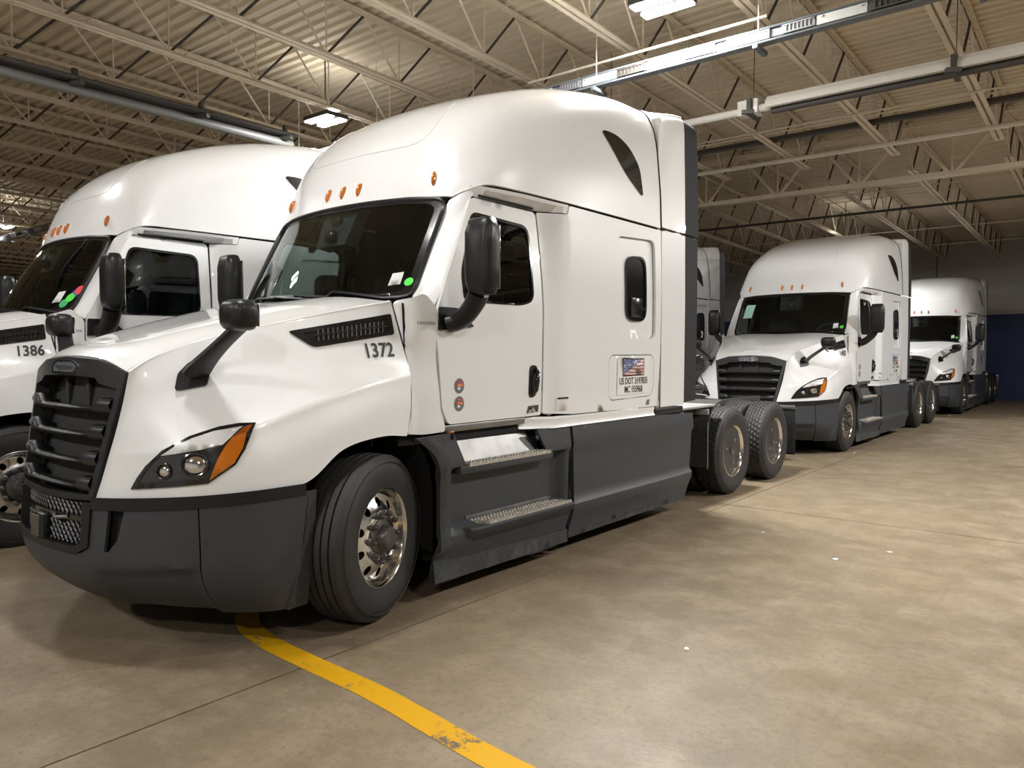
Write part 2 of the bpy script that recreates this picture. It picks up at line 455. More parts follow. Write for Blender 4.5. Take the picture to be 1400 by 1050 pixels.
# ---- open-web roof joists
PAN = 1.28
def angle_bar(bm, y0, y1, side, lower, w=.05, t=.008, gap=.014):
    """one steel angle of a double-angle chord, at x offset +-gap"""
    s = side
    for (dx, dz, sx, sz) in ((s * (gap + w / 2), (t / 2 if lower else -t / 2), w, t), (s * (gap + t / 2), (w / 2 if lower else -w / 2), t, w)):
        zc0 = (zj(y0) if lower else zj(y0) + D_J) + dz; zc1 = (zj(y1) if lower else zj(y1) + D_J) + dz
        L = y1 - y0
        rot = Matrix.Rotation(-math.atan(SLOPE), 3, 'X')
        bm_box(bm, (dx, (y0 + y1) / 2, (zc0 + zc1) / 2), (sx, L, sz), rot)
def make_joist(y0, y1, first_node, split_webs):
    root = empty('roof_joist', (0, 0, 0))
    for lower, nm in ((True, 'bottom_chord'), (False, 'top_chord')):
        bm = bmesh.new()
        a, b = (y0 + .55, y1 - .55) if lower else (y0, y1)
        for s in (-1, 1): angle_bar(bm, a, b, s, lower, .062 if lower else .055, .009)
        obj(nm, bm_mesh(nm, bm, 'joist_paint'), root)
    nodes = []
    y = first_node
    while y < y1 - .5:
        if y > y0 + .6: nodes.append(y)
        y += PAN
    items = []
    for y in nodes:
        items.append(('web_post', (y, zj(y) + .03), (y, zj(y) + D_J - .03), 'joist_paint', .011))
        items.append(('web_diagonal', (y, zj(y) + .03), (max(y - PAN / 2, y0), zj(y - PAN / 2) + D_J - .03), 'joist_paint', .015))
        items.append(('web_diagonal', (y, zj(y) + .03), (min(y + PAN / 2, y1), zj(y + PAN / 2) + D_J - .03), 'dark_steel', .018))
    items.append(('web_diagonal', (y1 - .6, zj(y1) + .03), (y1 - .05, zj(y1) + D_J - .03), 'joist_paint', .018))
    if split_webs:
        for nm, p, q, m, r in items:
            obj(nm, cyl_mesh(nm, (0, *p), (0, *q), r, m, 6), root)
    else:
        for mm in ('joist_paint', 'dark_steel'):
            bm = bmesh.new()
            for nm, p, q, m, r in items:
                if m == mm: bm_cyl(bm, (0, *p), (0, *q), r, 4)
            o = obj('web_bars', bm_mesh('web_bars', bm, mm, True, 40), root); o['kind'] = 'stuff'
    return root
ORD = 'first second third fourth fifth sixth seventh eighth ninth tenth eleventh twelfth thirteenth fourteenth fifteenth sixteenth seventeenth eighteenth nineteenth'.split()
JX = [-1.68 - 1.622 * n for n in range(-3, 37)]
Y_G = 16.15
ja = make_joist(-8.9, Y_G - .1, 3.71 - 1.28 * 9, True)
jb = make_joist(-8.9, Y_G - .1, 3.71 - 1.28 * 9, False)
jc = make_joist(Y_G + .1, YB, Y_G + .75, True)
jd = make_joist(Y_G + .1, YB, Y_G + .75, False)
used = set()
for n, x in enumerate(JX):
    near = 2 <= n <= 14
    for proto, grp, lab in ((ja if near else jb, 'roof joists over the front bay', 'tan open-web steel roof joist spanning the bay over the nearest trucks'),
                            ((jc if 1 <= n <= 8 else jd), 'roof joists over the rear bay', 'tan open-web steel roof joist spanning the rear bay to the far wall')):
        if proto in (jc, jd) and n > 18: continue
        o = proto if proto.name not in used else copy_tree(proto)
        used.add(proto.name)
        o.location = (x, 0, 0)
        if n < 3: lab = 'tan open-web roof joist over the %s bay, beyond the right edge' % ('front' if 'front' in grp else 'rear')
        elif n < 22: lab = 'tan open-web roof joist %s, %s from the right edge' % ('over the nearest trucks' if 'front' in grp else 'of the rear bay', ORD[n - 3])
        else: lab = 'tan open-web roof joist far off at the left, dim'
        tag(o, lab, 'joist', grp)
# ---- girder truss carrying the joists
def girder(yg):
    root = tag(empty('girder_truss', (0, yg, 0)), 'long tan girder truss crossing the hall where the joists end', 'truss')
    zb = 4.93; zt = zj(yg) + D_J - .15
    for nm, z in (('bottom_chord', zb), ('top_chord', zt)):
        bm = bmesh.new()
        for s in (-1, 1):
            bm_box(bm, ((X0 + X1) / 2, s * .055, z), (X1 - X0, .09, .011)); bm_box(bm, ((X0 + X1) / 2, s * .016, z + (.05 if nm[0] == 'b' else -.05)), (X1 - X0, .011, .1))
        obj(nm, bm_mesh(nm, bm, 'joist_paint'), root)
    v = cyl_mesh('web_post', (0, 0, zb), (0, 0, zt), .022, 'joist_paint', 6)
    dl = cyl_mesh('web_diagonal', (0, 0, zb), (-.811, 0, zt), .035, 'joist_paint', 6)
    dr = cyl_mesh('web_diagonal', (0, 0, zb), (.811, 0, zt), .035, 'joist_paint', 6)
    for x in JX[:22]:
        xx = x - .811
        obj('web_post', v, root, (xx, 0, 0)); obj('web_diagonal', dl, root, (xx, 0, 0)); obj('web_diagonal', dr, root, (xx, 0, 0))
    return root
girder(Y_G)
# ---- bridging rods and conduits across the joists
def rod(name, y, dz, r, m, label, cat, x0=-45.0, x1=8.0, grp=None):
    z = zj(y) + dz
    return tag(obj(name, cyl_mesh(name, (x0, 0, 0), (x1, 0, 0), r, m, 6), None, (0, y, z)), label, cat, grp)
for bi, (y, dz) in enumerate(((1.1, .05), (4.6, D_J - .08), (5.2, .06), (9.1, .06), (9.8, D_J - .06), (12.2, D_J - .1), (13.0, .05), (18.6, .06), (20.9, .4), (24.2, .06), (27.5, .07))):
    rod('bridging_rod', y, dz, .013, 'joist_paint', 'thin tan bridging rod across the roof joists, %s counted from the viewer' % ORD[bi], 'rod', grp='bridging rods across the joists')
rod('water_pipe', 14.35, -.08, .04, 'pipe_cream', 'cream pipe hung just in front of the girder truss', 'pipe')
rod('drain_pipe', 13.55, .10, .055, 'dark_steel', 'dark pipe running beside the cream pipe below the joists', 'pipe')
rod('electric_conduit', 12.6, -.02, .014, 'pipe_cream', 'thin cream conduit between the white heater and the dark pipe', 'conduit')
rod('electric_conduit', 20.0, -.12, .03, 'dark_steel', 'dark conduit behind the girder truss above the second truck', 'conduit')

# ---- overhead bus duct with plug-in boxes
def bus_duct():
    y, z = 8.13, 5.02
    root = tag(empty('bus_duct', (0, y, z)), 'long silver overhead bus duct with grey and white plug-in sections', 'bus duct')
    H, W = .135, .09
    obj('housing', box_mesh('housing', (-27, 0, 0), (66, W, H * .62), 'bus_silver', .006), root)
    for s, nm in ((1, 'top_rail'), (-1, 'bottom_rail')):
        obj(nm, box_mesh(nm, (-27, 0, s * H / 2), (66, W * 1.35, .024), 'bus_grey', .006), root)
    kinds = [('vent_panel', 'bus_grey', .40), ('cover_panel', 'bus_silver', .46), ('vent_panel', 'dark_steel', .42), ('cover_panel', 'bus_pale', .5), ('vent_panel', 'bus_silver', .36), ('cover_panel', 'bus_pale', .72)]
    pc = {}
    x = 5.0; k = 0
    while x > -58:
        nm, m, L = kinds[k % len(kinds)]
        if (nm, m) not in pc:
            bm = bmesh.new(); bm_box(bm, (0, 0, 0), (L - .02, .03, H * .70))
            if nm == 'vent_panel':
                for i in range(7): bm_box(bm, (-L / 2 + .06 + i * (L - .12) / 6, -.018, 0), (.012, .012, H * .55))
                for sgn in (-1, 1): bm_box(bm, (0, -.02, sgn * H * .29), (L - .06, .012, .012))
            else:
                for i in (-1, 1):
                    bm_box(bm, (i * (L / 2 - .06), -.018, .03), (.018, .012, .018))
            pc[(nm, m)] = bm_mesh(nm, bm, m)
        obj(nm, pc[(nm, m)], root, (x - L / 2, -W / 2 - .004, 0))
        x -= L; k += 1
    cable = cyl_mesh('hanger_rod', (0, 0, .05), (0, 0, zdeck(y) - z), .007, 'fixture_white', 6)
    clamp = box_mesh('hanger_clamp', (0, 0, -.13), (.06, .30, .05), 'bus_grey', .008)
    for i in range(20):
        obj('hanger_rod', cable, root, (1.0 - i * 2.05, -.06, 0)); obj('hanger_clamp', clamp, root, (1.0 - i * 2.05, 0, 0))
    obj('conduit', cyl_mesh('conduit', (-6.3, .05, .24), (-3.05, .05, .24), .016, 'pipe_cream', 8), root)
bus_duct()
# ---- white radiant tube heater
def heater():
    y, z = 10.15, 4.93
    root = tag(empty('tube_heater', (0, y, z)), 'long white tube heater with dark underside hung below the joists', 'heater')
    pr = [(-.15, -.045), (-.12, .05), (-.05, .12), (.05, .12), (.12, .05), (.15, -.045), (.135, -.045), (.11, .04), (.045, .105), (-.045, .105), (-.11, .04), (-.135, -.045)]
    V = []; n = len(pr)
    for x in (-3.75, 6.0): V += [(x, a, b) for a, b in pr]
    Fc = [(i, (i + 1) % n, n + (i + 1) % n, n + i) for i in range(n)] + [tuple(range(n)), tuple(range(n, 2 * n))[::-1]]
    obj('reflector', mesh_from('reflector', V, Fc, 'heater_white'), root)
    obj('burner_tube', cyl_mesh('burner_tube', (-9.6, 0, .0), (5.9, 0, .0), .052, 'heater_white', 16), root)
    obj('lower_tube', cyl_mesh('lower_tube', (-3.7, .0, -.06), (5.9, .0, -.06), .05, 'dark_steel', 12), root)
    obj('burner_box', box_mesh('burner_box', (-4.0, 0, .02), (.28, .2, .2), 'heater_white', .01), root)
    br = bmesh.new(); bm_box(br, (0, 0, .0), (.06, .36, .22)); bm_box(br, (.0, -.2, -.08), (.16, .06, .05), Matrix.Rotation(.5, 3, 'Z'))
    bme = bm_mesh('hanger_bracket', br, 'dark_steel')
    ch = cyl_mesh('hanger_rod', (0, 0, .1), (0, 0, zdeck(y) - z), .006, 'dark_steel', 6)
    for x in (-8.6, -6.2, -3.95, -1.55, .9, 3.4):
        obj('hanger_bracket', bme, root, (x, 0, 0)); obj('hanger_rod', ch, root, (x, 0, 0))
heater()
# ---- grey heater run over the left trucks, along the joists
def heater_left():
    x, z = -11.2, 5.2
    root = tag(empty('tube_heater', (x, 0, z)), 'grey tube heater with black hangers running along the joists at left', 'heater')
    obj('burner_tube', cyl_mesh('burner_tube', (0, -6, 0), (0, 7.85, 0), .07, 'heater_grey', 16), root)
    obj('shield', box_mesh('shield', (.0, .92, .11), (.26, 13.8, .03), 'dark_steel', .004), root)
    obj('gas_line', cyl_mesh('gas_line', (.17, -6, .12), (.17, 7.85, .12), .03, 'dark_steel', 8), root)
    br = bm = bmesh.new(); bm_box(bm, (0, 0, 0), (.5, .07, .06)); bm_box(bm, (.12, 0, .1), (.06, .06, .2))
    hb = bm_mesh('hanger_bracket', bm, 'dark_steel')
    for y in (-1.6, 1.3, 4.3, 6.1, 7.6): obj('hanger_bracket', hb, root, (0, y, .05), (0, 0, .35))
heater_left()
# ---- LED high-bay lights: each lamp carries its own light
def make_light():
    root = empty('high_bay_light', (0, 0, 0))
    obj('housing', box_mesh('housing', (0, 0, .055), (.62, .42, .07), 'dark_steel', .01), root)
    pm = box_mesh('led_panel', (0, 0, 0), (.58, .13, .02), 'lamp_panel')
    for s in (-1, 1): obj('led_panel', pm, root, (0, s * .125, .012))
    return root
lp = make_light(); first = True
def lamp_data(k):
    d = bpy.data.lights.new('lamp_light', 'AREA'); d.shape = 'RECTANGLE'; d.size = .57; d.size_y = .12; d.energy = LAMP_W * k * .5; d.color = (1.0, .99, .97); return d
LDS = {}
LIGHTS = [(-3.95, 7.50, 5.37, 1.35, 'lit twin-panel ceiling light above the bus duct over truck 1372', None),
          (-10.0, 7.65, 5.32, 1.2, 'lit twin-panel ceiling light above the roof of truck 1386', None),
          (-26.3, 8.2, 5.4, 1.0, 'lit ceiling light far off at the left edge', None),
          (-6.2, 23.0, 4.74, .5, 'lit ceiling light hidden behind the roof of the second truck', None)]
for x in (2.25, -33.0): LIGHTS.append((x, 7.7, 5.42, 1.0, 'lit twin-panel ceiling light outside the picture in the row over truck 1372', 'lights in the row over the trucks'))
for y in (13.2, 19.0): LIGHTS.append((2.25, y, 5.25, 1.3, 'added twin-panel fill light, unseen, over the right aisle', 'added fill lights over the right aisle'))  # unseen lamps added to brighten the second truck and the floor at right
for x in (-3.95, -10.15, 2.25): LIGHTS.append((x, 1.9, 5.5, .25, 'lit twin-panel ceiling light over the truck noses', 'lights over the truck noses'))
for x in (-3.95, -10.15, 2.25): LIGHTS.append((x, -4.6, 5.6, .7, 'added twin-panel fill light, unseen, behind the viewer', 'added fill lights behind the viewer'))  # unseen lamps added as general fill for the front faces
ROOTS = [lp] + [copy_tree(lp) for _ in LIGHTS[1:]]
for o, (x, y, z, k, lab, grp) in zip(ROOTS, LIGHTS):
    o.location = (x, y, z); tag(o, lab, 'light', grp)
    if k not in LDS: LDS[k] = lamp_data(k)
    st_ = obj('stem', cyl_mesh('stem', (0, 0, .08), (0, 0, zdeck(y) - z + .02), .012, 'dark_steel', 8), o)
    for sy in (-1, 1):
        la = bpy.data.objects.new('lamp_light', LDS[k]); link(la, o); la.location = (0, sy * .125, -.003)
    if ('up', k) not in LDS: LDS[('up', k)] = lamp_data(k * .07)
    lu = bpy.data.objects.new('ceiling_fill', LDS[('up', k)]); link(lu, o); lu.location = (0, 0, .13); lu.rotation_euler = (PI, 0, 0)  # upward light added above each housing to brighten the roof deck

# ---- yellow floor line, curving away under the truck
def yellow_line():
    cpts = [(-1.2, 2.20), (-1.9, 2.225), (-2.65, 2.315), (-3.2, 2.335), (-3.62, 2.36), (-3.95, 2.44), (-4.2, 2.62), (-4.34, 2.95), (-4.4, 3.5), (-4.42, 5.0), (-4.42, 9.0)]
    C = cr_eval([(*p, 0) for p in cpts], 8)
    V = []
    for i, p in enumerate(C):
        d = C[min(i + 1, len(C) - 1)] - C[max(i - 1, 0)]; d /= np.linalg.norm(d); n = np.array([-d[1], d[0], 0])
        w = .068 + .001 * math.sin(i * 1.7)
        V += [p + n * w + (0, 0, .002), p - n * w + (0, 0, .002)]
    Fc = [(2 * i, 2 * i + 1, 2 * i + 3, 2 * i + 2) for i in range(len(C) - 1)]
    me = mesh_from('floor_line', V, Fc, 'yellow_paint'); orient(me, (0, 0, 1))
    return tag(obj('floor_line', me), 'worn yellow painted line curving across the concrete floor', 'floor marking')
yellow_line()

# ================================================================== THE TRUCK  (local x = across, y = rearwards from the front axle, z = up)
def mir(p, s): return (p[0] * s, p[1], p[2])
def P3(u, v, h): return (v, u, h)
TR = empty('semi_truck', (0, 0, 0))
def part(name, me, parent=None, **k): return obj(name, me, parent if parent is not None else TR, **k)

# ---- side surface of cab and sleeper
def Vs(u, h):
    door = 1.175 - .005 * smooth01((1.5 - h) / .5) - .10 * (max(0, h - 1.9) / .85) ** 1.35
    slp = 1.238 - .018 * smooth01((h - 2.1) / .7) - .01 * smooth01((1.5 - h) / .5)
    fr = -.035 * smooth01((.52 - u) / .3)
    k = smooth01((u - 1.68) / .24)
    return door * (1 - k) + slp * k + fr
def side_map(s, off=0.0):
    return lambda u, h: (s * (Vs(u, h) + off), u, h)

# ---- hood (one shell, grid of control points from the centre line down to the wheel arch)
HG = [
 [(-1.215,0,1.590),(-1.200,.35,1.572),(-1.170,.595,1.502),(-1.195,.575,1.34),(-1.225,.555,1.19),(-1.250,.530,1.07),(-1.275,.505,.95),(-1.300,.480,.842)],
 [(-1.12,0,1.640),(-1.105,.36,1.632),(-1.075,.628,1.572),(-1.105,.668,1.39),(-1.135,.708,1.22),(-1.155,.735,1.09),(-1.165,.745,.96),(-1.170,.750,.855)],
 [(-.95,0,1.695),(-.94,.42,1.690),(-.90,.680,1.648),(-.93,.785,1.44),(-.965,.895,1.25),(-.99,.968,1.125),(-1.01,.990,.98),(-1.015,.995,.868)],
 [(-.72,0,1.765),(-.71,.46,1.762),(-.68,.750,1.718),(-.70,.870,1.51),(-.74,.985,1.325),(-.77,1.078,1.205),(-.785,1.125,1.02),(-.785,1.135,.885)],
 [(-.45,0,1.835),(-.44,.50,1.835),(-.42,.842,1.782),(-.43,.930,1.585),(-.455,1.022,1.43),(-.475,1.125,1.305),(-.495,1.175,1.10),(-.505,1.188,.902)],
 [(-.20,0,1.895),(-.19,.54,1.897),(-.17,.925,1.842),(-.17,.988,1.655),(-.18,1.055,1.505),(-.19,1.140,1.38),(-.22,1.185,1.20),(-.26,1.200,1.060)],
 [(.00,0,1.940),(.02,.58,1.946),(.06,.985,1.892),(.07,1.035,1.70),(.07,1.085,1.545),(.06,1.146,1.43),(.04,1.186,1.25),(.02,1.202,1.108)],
 [(.12,0,1.962),(.15,.60,1.972),(.25,1.030,1.930),(.275,1.078,1.735),(.305,1.110,1.575),(.312,1.145,1.46),(.275,1.182,1.26),(.225,1.200,1.095)],
]
def _lerp(p, q, t): return tuple(a * (1 - t) + b * t for a, b in zip(p, q))
Gh = []
for ri, row in enumerate(HG):
    # extra control points close to the shoulder crease and the fender ridge keep both crisp
    k = .12
    row = row[:2] + [_lerp(row[1], row[2], 1 - k), row[2], _lerp(row[2], row[3], k)] + row[3:5] + [_lerp(row[4], row[5], 1 - k * 2.3), row[5], _lerp(row[5], row[6], k * 2.3)] + row[6:]
    right = [(v, u, h) for (u, v, h) in row]
    left = [(-v, u, h) for (u, v, h) in row[1:]]
    Gh.append(right[::-1] + left)
HS = patch(np.array(Gh), 7, 5)
hood_me = surf_mesh('hood', HS, 'white_paint', ('p', (0, -.2, .9)))
hood = thick(part('hood', hood_me), .018)
_hv = [tuple(v.co) for v in hood_me.vertices]; _hf = [tuple(p.vertices) for p in hood_me.polygons]
HB = BVHTree.FromPolygons(_hv, _hf)
def hood_side(s, off=.004):
    """project (u, h) onto the hood flank along x"""
    def f(u, h):
        hit, n, _, _ = HB.ray_cast(Vector((3.0, u, h)), Vector((-1, 0, 0)))
        if hit is None:
            hit, n, _, _ = HB.find_nearest(Vector((1.1, u, h)))
        if n.x < 0: n = -n
        p = hit + n * off
        return (s * p.x, p.y, p.z)
    return f
DA = Vector((.75, .661, 0)); DD = Vector((-.661, .75, 0))          # diagonal projection for the headlamps
def hood_diag(s, off=.004):
    def f(a, h):
        o = DA * a - DD * 3; o.z = h
        hit, n, _, _ = HB.ray_cast(o, DD)
        if hit is None: hit, n, _, _ = HB.find_nearest(DA * a + Vector((0, 0, h)) - DD * .9)
        if n.dot(DD) > 0: n = -n
        p = hit + n * off
        return (s * p.x, p.y, p.z)
    return f

hp_, hn_, _, _ = HB.ray_cast(Vector((0, -1.06, 3)), Vector((0, 0, -1)))
if hn_.z < 0: hn_ = -hn_
hb_ = part('hood_pull', box_mesh('hood_pull', (0, 0, 0), (.27, .055, .014), 'white_paint', .005)); hb_.location = hp_ + hn_ * .004; hb_.rotation_euler = (math.atan2(-hn_.y, hn_.z), 0, 0)
# ---- roof fairing
RG = [
 [(.86,.985,2.690),(.82,.90,2.695),(.755,.72,2.700),(.700,.50,2.700),(.67,.25,2.700),(.66,0,2.700)],
 [(.93,1.060,2.735),(.90,.975,2.80),(.845,.80,2.87),(.795,.58,2.91),(.77,.30,2.92),(.76,0,2.922)],
 [(1.06,1.135,2.785),(1.045,1.080,2.91),(1.00,.93,3.09),(.96,.70,3.19),(.935,.36,3.225),(.925,0,3.23)],
 [(1.35,1.188,2.785),(1.33,1.145,3.02),(1.29,1.02,3.30),(1.25,.78,3.445),(1.23,.40,3.495),(1.22,0,3.505)],
 [(1.80,1.208,2.785),(1.79,1.175,3.12),(1.76,1.07,3.48),(1.73,.83,3.66),(1.71,.43,3.715),(1.70,0,3.725)],
 [(2.35,1.218,2.785),(2.34,1.190,3.20),(2.32,1.10,3.64),(2.30,.87,3.83),(2.29,.45,3.89),(2.29,0,3.90)],
 [(2.90,1.220,2.785),(2.90,1.198,3.22),(2.90,1.125,3.72),(2.90,.92,3.918),(2.90,.46,3.965),(2.90,0,3.975)],
 [(3.46,1.220,2.785),(3.455,1.200,3.22),(3.43,1.140,3.72),(3.38,.96,3.925),(3.36,.46,3.97),(3.36,0,3.98)],
]
Gr = []
for row in RG:
    right = [(v, u, h) for (u, v, h) in row]; left = [(-v, u, h) for (u, v, h) in row[:-1]]
    Gr.append(right + left[::-1])
RS = patch(np.array(Gr), 7, 6)
roof_me = surf_mesh('roof_fairing', RS, 'white_paint', ('p', (0, 2.2, 2.4)))
roof = thick(part('roof_fairing', roof_me), .018)
RB = BVHTree.FromPolygons([tuple(v.co) for v in roof_me.vertices], [tuple(p.vertices) for p in roof_me.polygons])
def on_roof(o, d, off=.004):
    hit, n, _, _ = RB.ray_cast(Vector(o), Vector(d).normalized())
    if hit is None: hit, n, _, _ = RB.find_nearest(Vector(o))
    if n.dot(Vector(d)) > 0: n = -n
    return hit + n * off, n
def roof_side(s, off=.004):
    def f(u, h):
        p, n = on_roof((3, u, h), (-1, 0, 0), off); return (s * p.x, p.y, p.z)
    return f

# ---- rear fairing behind the sleeper: upper cap, lower side panels, dark extenders
def arch_prof(s0, h0):
    base = [(1.218, h0), (1.196, 3.22), (1.155, 3.55), (1.115, 3.73), (1.03, 3.86), (.90, 3.925), (.46, 3.975), (0, 3.985)]
    right = cr_eval([(a, 0, b) for a, b in base], 5)
    left = right[:-1][::-1] * np.array([-1, 1, 1])
    return np.concatenate([right, left])
ap = arch_prof(1, 2.80)
def slab_u(prof, u0, u1, n=4, taper=0.0):
    S = []
    for i in range(n + 1):
        u = u0 + (u1 - u0) * i / n
        q = prof.copy(); q[:, 1] = u; q[:, 0] *= 1 - taper * i / n
        S.append(q)
    return np.array(S)
def cap_prof(k):
    p0 = [(1.220, 2.80), (1.200, 3.22), (1.172, 3.50), (1.140, 3.72), (1.07, 3.86), (.96, 3.925), (.46, 3.97), (0, 3.98)]
    p1 = [(1.218, 2.80), (1.210, 3.25), (1.202, 3.55), (1.194, 3.83), (1.168, 3.93), (1.08, 3.965), (.46, 3.985), (0, 3.985)]
    q = [(a[0] * (1 - k) + b[0] * k, 0, a[1] * (1 - k) + b[1] * k) for a, b in zip(p0, p1)]
    r = cr_eval(q, 5)
    return np.concatenate([r, r[:-1][::-1] * np.array([-1, 1, 1])])
cs = []
for i, u in enumerate(np.linspace(3.485, 3.98, 6)):
    q = cap_prof(smooth01(i / 5)); lead = np.interp(q[:, 2], [2.8, 3.4, 3.75, 3.98], [0, -.01, -.04, -.10])
    q[:, 1] = u + lead * (1 - i / 5); cs.append(q)
cap_me = surf_mesh('rear_roof_cap', np.array(cs), 'white_paint', ('p', (0, 3.7, 2.8)))
thick(part('rear_roof_cap', cap_me), .02)
part('roof_seam', tube_mesh('roof_seam', [RS[-1][j] * np.array([1, 1, 1]) + np.array([0, .008, -.004]) for j in range(RS.shape[1])], .010, 'void_black', 6))
for s in (1, -1):
    me = panel_mesh('side_fairing', rpoly([(3.475, 1.10), (3.965, 1.10), (3.98, 2.775), (3.485, 2.765)], .01), [], lambda u, h: (s * (1.228 - .010 * smooth01((h - 2.0) / .8)), u, h), 'white_paint', (s, 0, 0), .15)
    thick(part('side_fairing', me), .02)
    # dark extender strips
    lo = panel_mesh('extender_lower', [(3.985, 1.12), (4.285, 1.13), (4.325, 2.78), (3.995, 2.775)], [], lambda u, h: (s * (1.222 - .008 * smooth01((h - 2.0) / .8) - .03 * smooth01((u - 3.98) / .5)), u, h), 'extender_plastic', (s, 0, 0), .2)
    thick(part('extender', lo), .025)
    half = cr_eval([(a, 0, b) for a, b in [(1.214, 2.80), (1.206, 3.25), (1.198, 3.55), (1.190, 3.83), (1.164, 3.925), (1.08, 3.96), (.86, 3.97)]], 4) * np.array([s, 1, 1])
    S = slab_u(half, 3.985, 4.315, 3, .012)
    S[-1, :, 1] = np.interp(half[:, 2], [2.8, 3.90, 3.965], [4.325, 4.31, 4.20])
    S[-2, :, 1] = np.interp(half[:, 2], [2.8, 3.90, 3.965], [4.21, 4.20, 4.13])
    up = surf_mesh('extender_upper', S, 'extender_plastic', ('p', (0, 4.1, 3.0)))
    thick(part('extender', up), .025)
part('rear_bulkhead', box_mesh('rear_bulkhead', (0, 3.5, 2.45), (2.36, .04, 2.75), 'white_paint'))

# ---- cab and sleeper sides
WIN = rpoly([(.775, 1.95), (.765, 2.15), (.925, 2.585), (1.565, 2.565), (1.56, 1.995), (1.40, 1.955)], [.06, .05, .07, .09, .09, .1])
SWIN = rpoly([(2.83, 1.895), (3.19, 1.90), (3.19, 2.49), (2.83, 2.465)], .12)
LUG = rpoly([(2.52, 1.20), (3.31, 1.215), (3.325, 1.60), (2.515, 1.595)], .09)
DOOR = [(.625, 1.135), (.565, 1.24), (.54, 1.5), (.515, 1.735), (.52, 1.88), (.60, 2.06), (.925, 2.665), (.98, 2.692), (1.655, 2.685), (1.675, 2.66), (1.645, 1.145), (1.63, 1.135)]
COWL = [(.237, 1.10), (.285, 1.2), (.321, 1.36), (.318, 1.53), (.288, 1.72), (.262, 1.93), (.40, 1.985), (.50, 1.89), (.497, 1.735), (.522, 1.5), (.55, 1.24), (.59, 1.14), (.595, 1.09), (.40, 1.085)]
SLEEP = [(1.665, 1.145), (1.695, 2.690), (1.93, 2.690), (1.95, 2.762), (3.465, 2.762), (3.455, 2.2), (3.44, 1.6), (3.40, 1.125), (3.38, 1.115), (2.0, 1.125)]
for s in (1, -1):
    f = side_map(s)
    def cowl_map(u, h, s=s):
        st = .022 * smooth01((h - 1.66) / .05) - .012 * smooth01((1.7 - h) / .15) * smooth01((h - 1.3) / .2)
        v = Vs(u, h) + st * smooth01((.60 - u) / .12)
        ue = float(np.interp(h, [1.10, 1.2, 1.36, 1.53, 1.72, 1.93], [.235, .283, .318, .315, .285, .258]))
        ve = float(np.interp(h, [1.10, 1.2, 1.36, 1.53, 1.72, 1.93], [1.198, 1.180, 1.145, 1.118, 1.085, 1.03]))
        k = smooth01((u - ue) / .075)
        return (s * (ve * (1 - k) + v * k), u, h)
    thick(part('cowl_panel', panel_mesh('cowl_panel', rpoly(COWL, .03), [], cowl_map, 'white_paint', (s, 0, 0), .04)), .02)
    door = part('door', panel_mesh('door', rpoly(DOOR, .03), [WIN], f, 'white_paint', (s, 0, 0), .06)); thick(door, .03)
    # door window: rubber surround and pane
    wout = [tuple(np.array(p)) for p in WIN]
    cx, cy = np.mean(np.array(WIN), 0)
    win_in = [((p[0] - cx) * .955 + cx, (p[1] - cy) * .94 + cy) for p in WIN]
    wf = obj('window_seal', panel_mesh('window_seal', WIN, [win_in], side_map(s, .004), 'black_gloss', (s, 0, 0), .05), door); thick(wf, .03)
    obj('window_pane', panel_mesh('window_pane', win_in, [], side_map(s, -.008), 'side_glass', (s, 0, 0), .12), door)
    # handle: dark oval recess with a grip
    HD = rpoly([(1.485, 1.265), (1.590, 1.285), (1.60, 1.515), (1.495, 1.52)], .055)
    hd = obj('door_handle', panel_mesh('door_handle', HD, [], side_map(s, .004), 'black_plastic', (s, 0, 0), .05), door); thick(hd, .012)
    gm = tube_mesh('grip', [(s * (Vs(1.54, 1.4) + d), 1.538 + .008 * k, h) for k, (d, h) in enumerate([(.0, 1.30), (.03, 1.33), (.035, 1.40), (.03, 1.46), (.0, 1.49)])], .016, 'black_gloss', 8)
    obj('grip', gm, door)
    # sleeper side
    RECESS = rpoly([(2.665, 1.735), (3.345, 1.745), (3.345, 2.655), (2.665, 2.62)], .09)
    def sl_map(u, h, s=s):
        ins = 0.0
        if inside((u, h), RECESS): ins = -.014
        return (s * (Vs(u, h) + ins), u, h)
    sl = part('sleeper_side', panel_mesh('sleeper_side', rpoly(SLEEP, .015), [RECESS, LUG], f, 'white_paint', (s, 0, 0), .08)); thick(sl, .025)
    rim = panel_mesh('window_recess', RECESS, [SWIN], side_map(s, -.030), 'white_paint', (s, 0, 0), .1)
    rc = obj('window_recess', rim, sl); thick(rc, .02)
    cx, cy = np.mean(np.array(SWIN), 0)
    s_in = [((p[0] - cx) * .86 + cx, (p[1] - cy) * .93 + cy) for p in SWIN]
    sw = part('sleeper_window', panel_mesh('sleeper_window', SWIN, [s_in], side_map(s, -.010), 'black_gloss', (s, 0, 0), .06)); thick(sw, .02)
    obj('window_pane', panel_mesh('window_pane', s_in, [], side_map(s, -.022), 'black_gloss', (s, 0, 0), .1), sw)
    obj('vent_sash', box_mesh('vent_sash', (s * (Vs(3, 2.02) - .015), 3.01, 2.02), (.012, .20, .17), 'lamp_black', .005), sw)
    cx, cy = np.mean(np.array(LUG), 0)
    lug = [((p[0] - cx) * .985 + cx, (p[1] - cy) * .965 + cy) for p in LUG]
    thick(part('luggage_door', panel_mesh('luggage_door', lug, [], side_map(s, -.001), 'white_paint', (s, 0, 0), .1)), .02)
    # header ledge above the door, tucked under the roof
    hp = []
